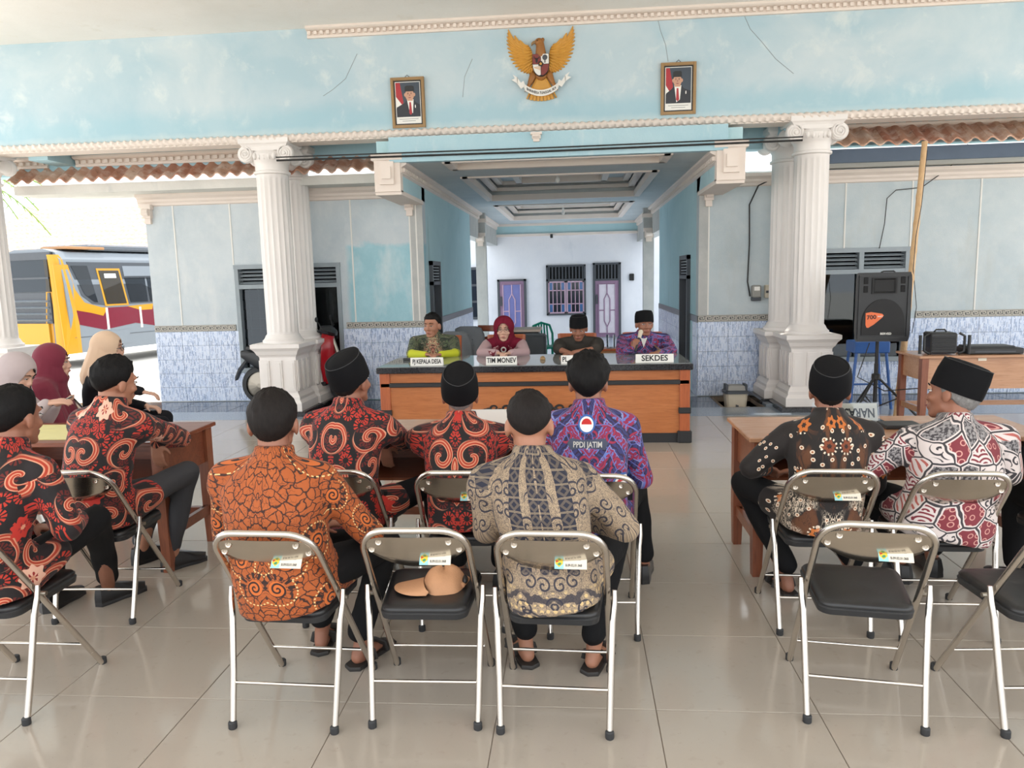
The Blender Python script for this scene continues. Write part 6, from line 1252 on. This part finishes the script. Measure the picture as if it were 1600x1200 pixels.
def decal_poly(par, side, poly, mat, name, d=.003, n=6):
    """flat print laid on the cloth: fan of a convex outline, projected on the shirt"""
    pr = decal(par, side, None, None); s = -1 if side == 'back' else 1; cx = sum(p[0] for p in poly)/len(poly); cz = sum(p[1] for p in poly)/len(poly); vs = []; fs = []; N = len(poly)
    for k in range(n+1):
        for x, z in poly: f = k/n; q = pr(cx+(x-cx)*f, cz+(z-cz)*f); vs.append(q+Vector((0, s*d, 0)))
    for k in range(n):
        for i in range(N): j = (i+1) % N; fs.append((k*N+i, k*N+j, (k+1)*N+j, (k+1)*N+i))
    return MB().add(vs, fs).build(name, mat, par, 60)
def decal_text(par, side, txt, size, x, z, mat, sx=.8, d=.005):
    pr = decal(par, side, None, None); s = -1 if side == 'back' else 1; me = text_mesh(txt, size, .0003, 'CENTER', sx)
    for v in me.vertices: X = x-s*v.co.x*1.0; v.co = pr(X, z+v.co.y)+Vector((0, s*d, 0))
    me.materials.append(mat); return link('lettering', me, par)
circ = lambda x, z, r, n=20: [(x+r*math.cos(2*math.pi*k/n), z+r*math.sin(2*math.pi*k/n)) for k in range(n)]
shirt_of = lambda t: [c for c in t.children if c.name.split('.')[0] == 'shirt'][0]
HC_ = lambda u, v, Y: tuple(PY(u, v, Y))

# front row
x, y = seatof('c0')
person('man in red and black batik at the left edge, seated behind the young man', (x, y), -14, HC_(24, 652, 2.92), hyaw=6, hpitch=-4, arms={'L': 'lap', 'R': ((x+.27, y+.08, .70), (x+.14, y+.34, .66))}, legs={'R': leg(172, 940, HC_(150, 812, 3.16), (.5, .9, 0)), 'L': leg(85, 950, HC_(80, 835, 3.16))}, shirt='redA', skinm='skinA', hair='hair', hkw=dict(th=.014, back=-.06), seed=1)
x, y = seatof('c1')
person('heavy man in orange and black batik with cropped hair, front row', (x, y), -4, HC_(428, 661, 2.84), hyaw=12, hpitch=-4, g=1.12, sw=.19, arms={'L': 'lapin', 'R': ((x+.285, y+.10, .68), (x+.17, y+.38, .64))}, legs={'R': leg(566, 1035, (x+.26, y+.42, .52), (.35, .9, 0)), 'L': leg(505, 1012, (x+.05, y+.43, .52))}, shirt='orange', skinm='skinA', hair='hairshort', hkw=dict(th=.010, back=-.085, side=-.03), hs=1.10, shoes='sandal', seed=2)
x, y = seatof('c3')
person('man in beige and navy batik with a short fade haircut, front row centre', (x, y), 2, HC_(827, 664, 2.93), hpitch=-14, sw=.185, arms={'L': ((x-.27, y+.10, .69), (x-.10, y+.36, .64)), 'R': ((x+.27, y+.12, .69), (x+.12, y+.36, .64))}, legs={'L': leg(822, 1032, (x-.22, y+.43, .52), (-.35, .9, 0)), 'R': leg(928, 1042, (x+.24, y+.43, .52), (.3, .9, 0))}, shirt='beige', skinm='skinB', hair='hairshort', hkw=dict(th=.011, back=-.045, side=.010), hs=1.08, shoes='sandal', seed=3)
# second row, left and middle
x, y = seatof('c6')
person('young man in red and black batik leaning an arm on the dark desk', (x, y), -14, HC_(181, 597, 3.78), hyaw=-14, hpitch=-8, hroll=4, arms={'R': (HC_(284, 684, 4.16), HC_(243, 692, 3.98)), 'L': ((x-.22, y+.30, .85), (x+.02, y+.50, .83))}, legs={'R': leg(272, 888, (x+.18, y+.52, .60), (.6, .8, 0)), 'L': leg(225, 878, (x+.02, y+.46, .53), (.5, .8, 0))}, shirt='redB', trouser='trouserg', skinm='skinB', hair='hair', hkw=dict(th=.018, back=-.055, wild=.010), hn={'Rd': (.05, .05, -1), 'R': (0, -1, .2)}, curl=(40, 25), seed=4)
x, y = seatof('c7')
person('man in red and black batik and black cap, leaning on the middle desk', (x, y), -10, HC_(549, 596, 3.74), hyaw=-10, hpitch=6, arms={'R': (HC_(634, 690, 4.12), HC_(600, 692, 4.02)), 'L': ((x-.26, y+.30, .84), (x-.02, y+.52, .83))}, legs={'R': ((x+.34, y+.40, .56), (x+.36, y+.52, .09)), 'L': ((x-.02, y+.45, .53), (x, y+.5, .09))}, shirt='redC', skinm='skinA', hat=(.108, 20), hair='hairshort', hkw=dict(th=.007, back=-.085), hn={'Rd': (.12, .0, -1), 'R': (0, -1, .1)}, curl=(40, 28), seed=5)
x, y = seatof('c8')
person('man in red and black batik and black cap, at the centre of the middle desk', (x, y), -2, HC_(719, 617, 3.84), hyaw=8, hpitch=6, sw=.195, arms={'R': ((x+.31, y+.34, .82), (x+.10, y+.58, .83)), 'L': ((x-.31, y+.34, .82), (x-.10, y+.58, .83))}, shirt='redD', skinm='skinA', hat=(.108, 22), hair='hairgrey', hkw=dict(th=.006, back=-.085), seed=6)
x, y = seatof('c9')
t, H, A, sh, L = person('man in purple and pink batik with thick black hair', (x, y), -2, HC_(919, 598, 3.68), hpitch=-6, sw=.178, g=1.0, arms={'R': 'lap', 'L': 'lapin'}, legs={'R': leg(1006, 905, (x+.24, y+.46, .53)), 'L': leg(950, 900, (x-.02, y+.46, .53))}, shirt='purple', skinm='skinA', hair='hair', hkw=dict(th=.030, back=-.075, side=-.02, wild=.012), seed=7)
s = shirt_of(t); nz = (H @ Vector((0, 0, 0))).z-.20; nx = (H @ Vector((0, 0, 0))).x
for cx, cz, k in ((nx-.005, nz+.035, 1.0), (nx+.155, nz-.225, 1.15)):
    decal_poly(s, 'back', circ(cx, cz, .040*k), M['bluepaint'], 'emblem_ring', .0040); decal_poly(s, 'back', circ(cx, cz, .032*k), M['paper'], 'emblem_ring', .0055); decal_poly(s, 'back', [(cx+.024*k*math.cos(R(q*15)), cz+.024*k*math.sin(R(q*15))) for q in range(13)], M['red'], 'emblem_mark', .007, 3)
decal_poly(s, 'back', [(nx-.095, nz-.045), (nx-.08, nz-.025), (nx+.08, nz-.025), (nx+.095, nz-.045), (nx+.08, nz-.072), (nx-.08, nz-.072)], plain('dark_slate_print', lin(70,76,96), .8), 'label_field', .0045); decal_text(s, 'back', 'PPDI JATIM', .034, nx, nz-.050, M['paper'], .82, .0070)
# second row, right
x, y = seatof('c10')
person('man in black and brown batik with a black cap, at the right desk', (x, y), 0, HC_(1296, 610, 3.74), hyaw=-12, hpitch=2, sw=.185, arms={'L': ((x-.29, y+.12, .72), (x-.16, y+.34, .66)), 'R': 'lapin'}, legs={'L': leg(1228, 925, (x-.26, y+.42, .56)), 'R': leg(1330, 915, (x+.10, y+.46, .53))}, shirt='brown', skinm='skinA', hat=(.106, 20), hair='hairshort', hkw=dict(th=.007, back=-.08), shoes='sandal', seed=8)
x, y = seatof('c11')
person('elderly man in white and maroon patchwork batik with grey hair and a black cap', (x, y), 6, HC_(1489, 616, 3.70), hyaw=34, hpitch=2, hroll=12, g=1.15, sw=.215, arms={'L': ((x-.315, y+.12, .70), (x-.16, y+.36, .66)), 'R': ((x+.35, y+.10, .70), (x+.18, y+.36, .66))}, legs={'L': leg(1405, 905, (x-.14, y+.45, .53)), 'R': leg(1455, 895, (x+.10, y+.45, .53))}, shirt='patch', skinm='skinA', hat=(.118, 14), hair='hairgrey', hkw=dict(th=.008, back=-.085, side=-.03), hs=1.08, shoes='shoe', seed=9)
person('person in black at the right edge, mostly outside the photo', (2.38, 3.56), 0, (2.42, 3.70, 1.16), arms={'L': ((2.10, 3.62, .74), (2.18, 3.92, .66)), 'R': 'lap'}, shirt='blackcloth', hair='hair', vis=False, seed=10)
# women on the left
def lady(label, hip, face, head, **k): folding_chair(hip[0]-.03*math.cos(R(face+90)), hip[1]-.05*math.sin(R(face+90)), face, 'folding chair under the '+k.pop('who'), False); return person(label, hip, face, head, hair=None, shoes='shoe', **k)
h = PY(28, 584, 4.86)
t, *_ = lady('woman in a lilac grey hijab looking down at a phone', (h.x-.10, 4.86), -78, tuple(h), hyaw=-12, hpitch=-24, who='woman in the lilac grey hijab', arms={'L': (HC_(72, 655, 4.95), HC_(88, 632, 4.92)), 'R': (HC_(40, 660, 4.66), HC_(74, 630, 4.72))}, shirt='hijabL', trouser='skirt', skinm='skinC', fem=dict(mat='hijabL', drape=.14, seed=1), sw=.16, g=.92, hn={'R': (-.2, -.4, 1), 'Rd': (1, .25, .12), 'Ld': (1, -.1, .2), 'L': (.2, .1, -1)}, curl=(35, 30), seed=11)
a, b_ = PY(80, 634, 4.80), PY(108, 622, 4.80); mid = (a+b_)/2; t = thing('smartphone', 'thin phone held by the woman in the lilac grey hijab', 'phone', mid, 0); Q = Matrix.Rotation(-math.atan2(b_.z-a.z, b_.x-a.x), 4, 'Y') @ Matrix.Rotation(R(8), 4, 'X'); MB().cbox((0, 0, 0), (.078, .038, .004), Q, b=.003).build('case', M['plastic'], t); MB().box((-.073, -.034, .0042), (.073, .034, .005), Q).build('screen', M['cyan'], t)
h = PY(84, 566, 5.45)
lady('woman in a long maroon hijab seen in profile', (h.x-.05, 5.45), -66, tuple(h), hyaw=4, hpitch=-2, who='woman in the long maroon hijab', shirt='hijabM', trouser='skirt', skinm='skinC', fem=dict(mat='hijabM', drape=.26, long=True, seed=2, shr=.10), sw=.17, g=1.0, seed=12)
h = PY(170, 545, 5.95)
lady('woman in a cream hijab and glasses in profile behind the young man', (h.x-.04, 5.95), -66, tuple(h), hyaw=-4, who='woman in the cream hijab', arms={'R': (HC_(185, 605, 5.75), HC_(222, 612, 5.8)), 'L': 'lap'}, shirt='blackcloth', trouser='blackcloth', skinm='skinC', fem=dict(mat='hijabC', drape=.10, seed=3), glasses=True, sw=.16, g=.95, seed=13)
# head table
def seated_head(label, u, v, us, es, ws, Y=8.66, **k):
    h = PY(u, v, Y-.03); hipx = PY(us, 545, Y).x; E = {}
    for s, e, w_ in (('R', es[0], ws[0]), ('L', es[1], ws[1])):
        e_ = PY(*e); w2 = PY(*w_); E[s] = (tuple(e_), tuple(w2))
    return person(label, (hipx, Y+.10), 180, tuple(h), arms=E, hs=k.pop('hs', 1.15), detail=.007, nk=.104, drop=.070, **k)
P11 = seated_head('man in olive, black and yellow batik behind the PJ KEPALA DESA plate', 675, 509, 677, ((642, 553, 8.42), (712, 552, 8.42)), ((667, 554, 8.22), (688, 554, 8.22)), hyaw=-14, g=1.2, sw=.225, shirt='greenb', skinm='skinB', hair='hair', hkw=dict(th=.016, back=-.05, front=.066, side=.012), curl=(65, 65), seed=14)
P12 = seated_head('woman in a maroon hijab and glasses behind the TIM MONEV plate', 787, 515, 787, ((752, 551, 8.42), (821, 551, 8.42)), ((778, 552, 8.22), (796, 552, 8.22)), hyaw=2, g=1.08, sw=.20, shirt='mauvecloth', skinm='skinC', hair=None, fem=dict(mat='hijabD', drape=.10, seed=4, shr=.075), glasses=True, curl=(65, 65), seed=15)
P13 = seated_head('elderly man in a dark grey shirt and black cap looking down', 904, 513, 902, ((873, 546, 8.46), (932, 545, 8.46)), ((893, 553, 8.24), (896, 551, 8.30)), hyaw=-4, hpitch=-16, g=1.1, sw=.215, shirt='darkshirt', sleeve='elbow', skinm='skinA', hat=(.100, 10), hair='hairgrey', hkw=dict(th=.006, back=-.08), curl=(30, 30), seed=16)
P14 = seated_head('man in purple batik and black cap speaking into a microphone', 1007, 506, 1008, ((970, 550, 8.40), (1050, 549, 8.46)), ((990, 546, 8.28), (1027, 551, 8.22)), hyaw=10, g=1.2, sw=.235, shirt='purple', skinm='skinA', hat=(.100, 8), hair='hairshort', hkw=dict(th=.006, back=-.08), hn={'Rd': (.25, -.15, 1), 'R': (-.6, -.7, 0)}, curl=(35, 80), seed=17)
a, c = PY(1002, 516, 8.36), PY(993, 548, 8.22); ax = (a-c).normalized(); t = thing('microphone', 'silver topped microphone held by the man in purple batik', 'microphone', c, 0); MB().cap((0, 0, 0), (a-c)*.62, .012, .015).build('handle', M['plastic'], t, 50); MB().cap((a-c)*.66, (a-c)*.92, .020, .026).build('grille', M['beigepl'], t, 60)
# small things on the head table people
s = shirt_of(P12[0]); H = P12[1]; z0 = (H @ Vector()).z
hj = [c for c in P12[0].children if c.name.startswith('hijab')][0]; x0 = (H @ Vector()).x
pr = decal(hj, 'front', None, None); q = pr(x0, z0-.225); MB().tube([q+Vector((.026*math.cos(k*.3927), .010, .026*math.sin(k*.3927))) for k in range(17)], .008, 6).build('ring_brooch', M['whitep'], hj)
def vest(s, z0, x0):                                                # maroon printed front over the pink blouse
    for q in (-1, 1): decal_poly(s, 'front', [(x0+q*.04, z0-.17), (x0+q*.15, z0-.20), (x0+q*.165, z0-.30), (x0+q*.15, z0-.44), (x0+q*.02, z0-.44), (x0+q*.015, z0-.3)], M['vestp'], 'vest_front', .006, 10)
gm = G('vest_print'); pp = gm.sep(gm.co()); r_, a_, c0_, c1_, dx_, dy_ = gm.cell(pp[0], pp[2], 24, .8); M['vestp'] = gm.out(gm.mix((r_ < .012)*(gm.sin(a_*5) > -.3), lin(112,28,44), lin(222,192,192)), .8)
vest(s, z0, x0)
s = shirt_of(P14[0]); z0 = (P14[1] @ Vector()).z; x0 = (P14[1] @ Vector()).x; decal_poly(s, 'front', circ(x0-.12, z0-.26, .018), M['gilt'], 'pin_badge', .006, 3); decal_poly(s, 'front', [(x0-.03, z0-.155), (x0+.045, z0-.155), (x0+.01, z0-.27)], M['whitep'], 'undershirt', .004)
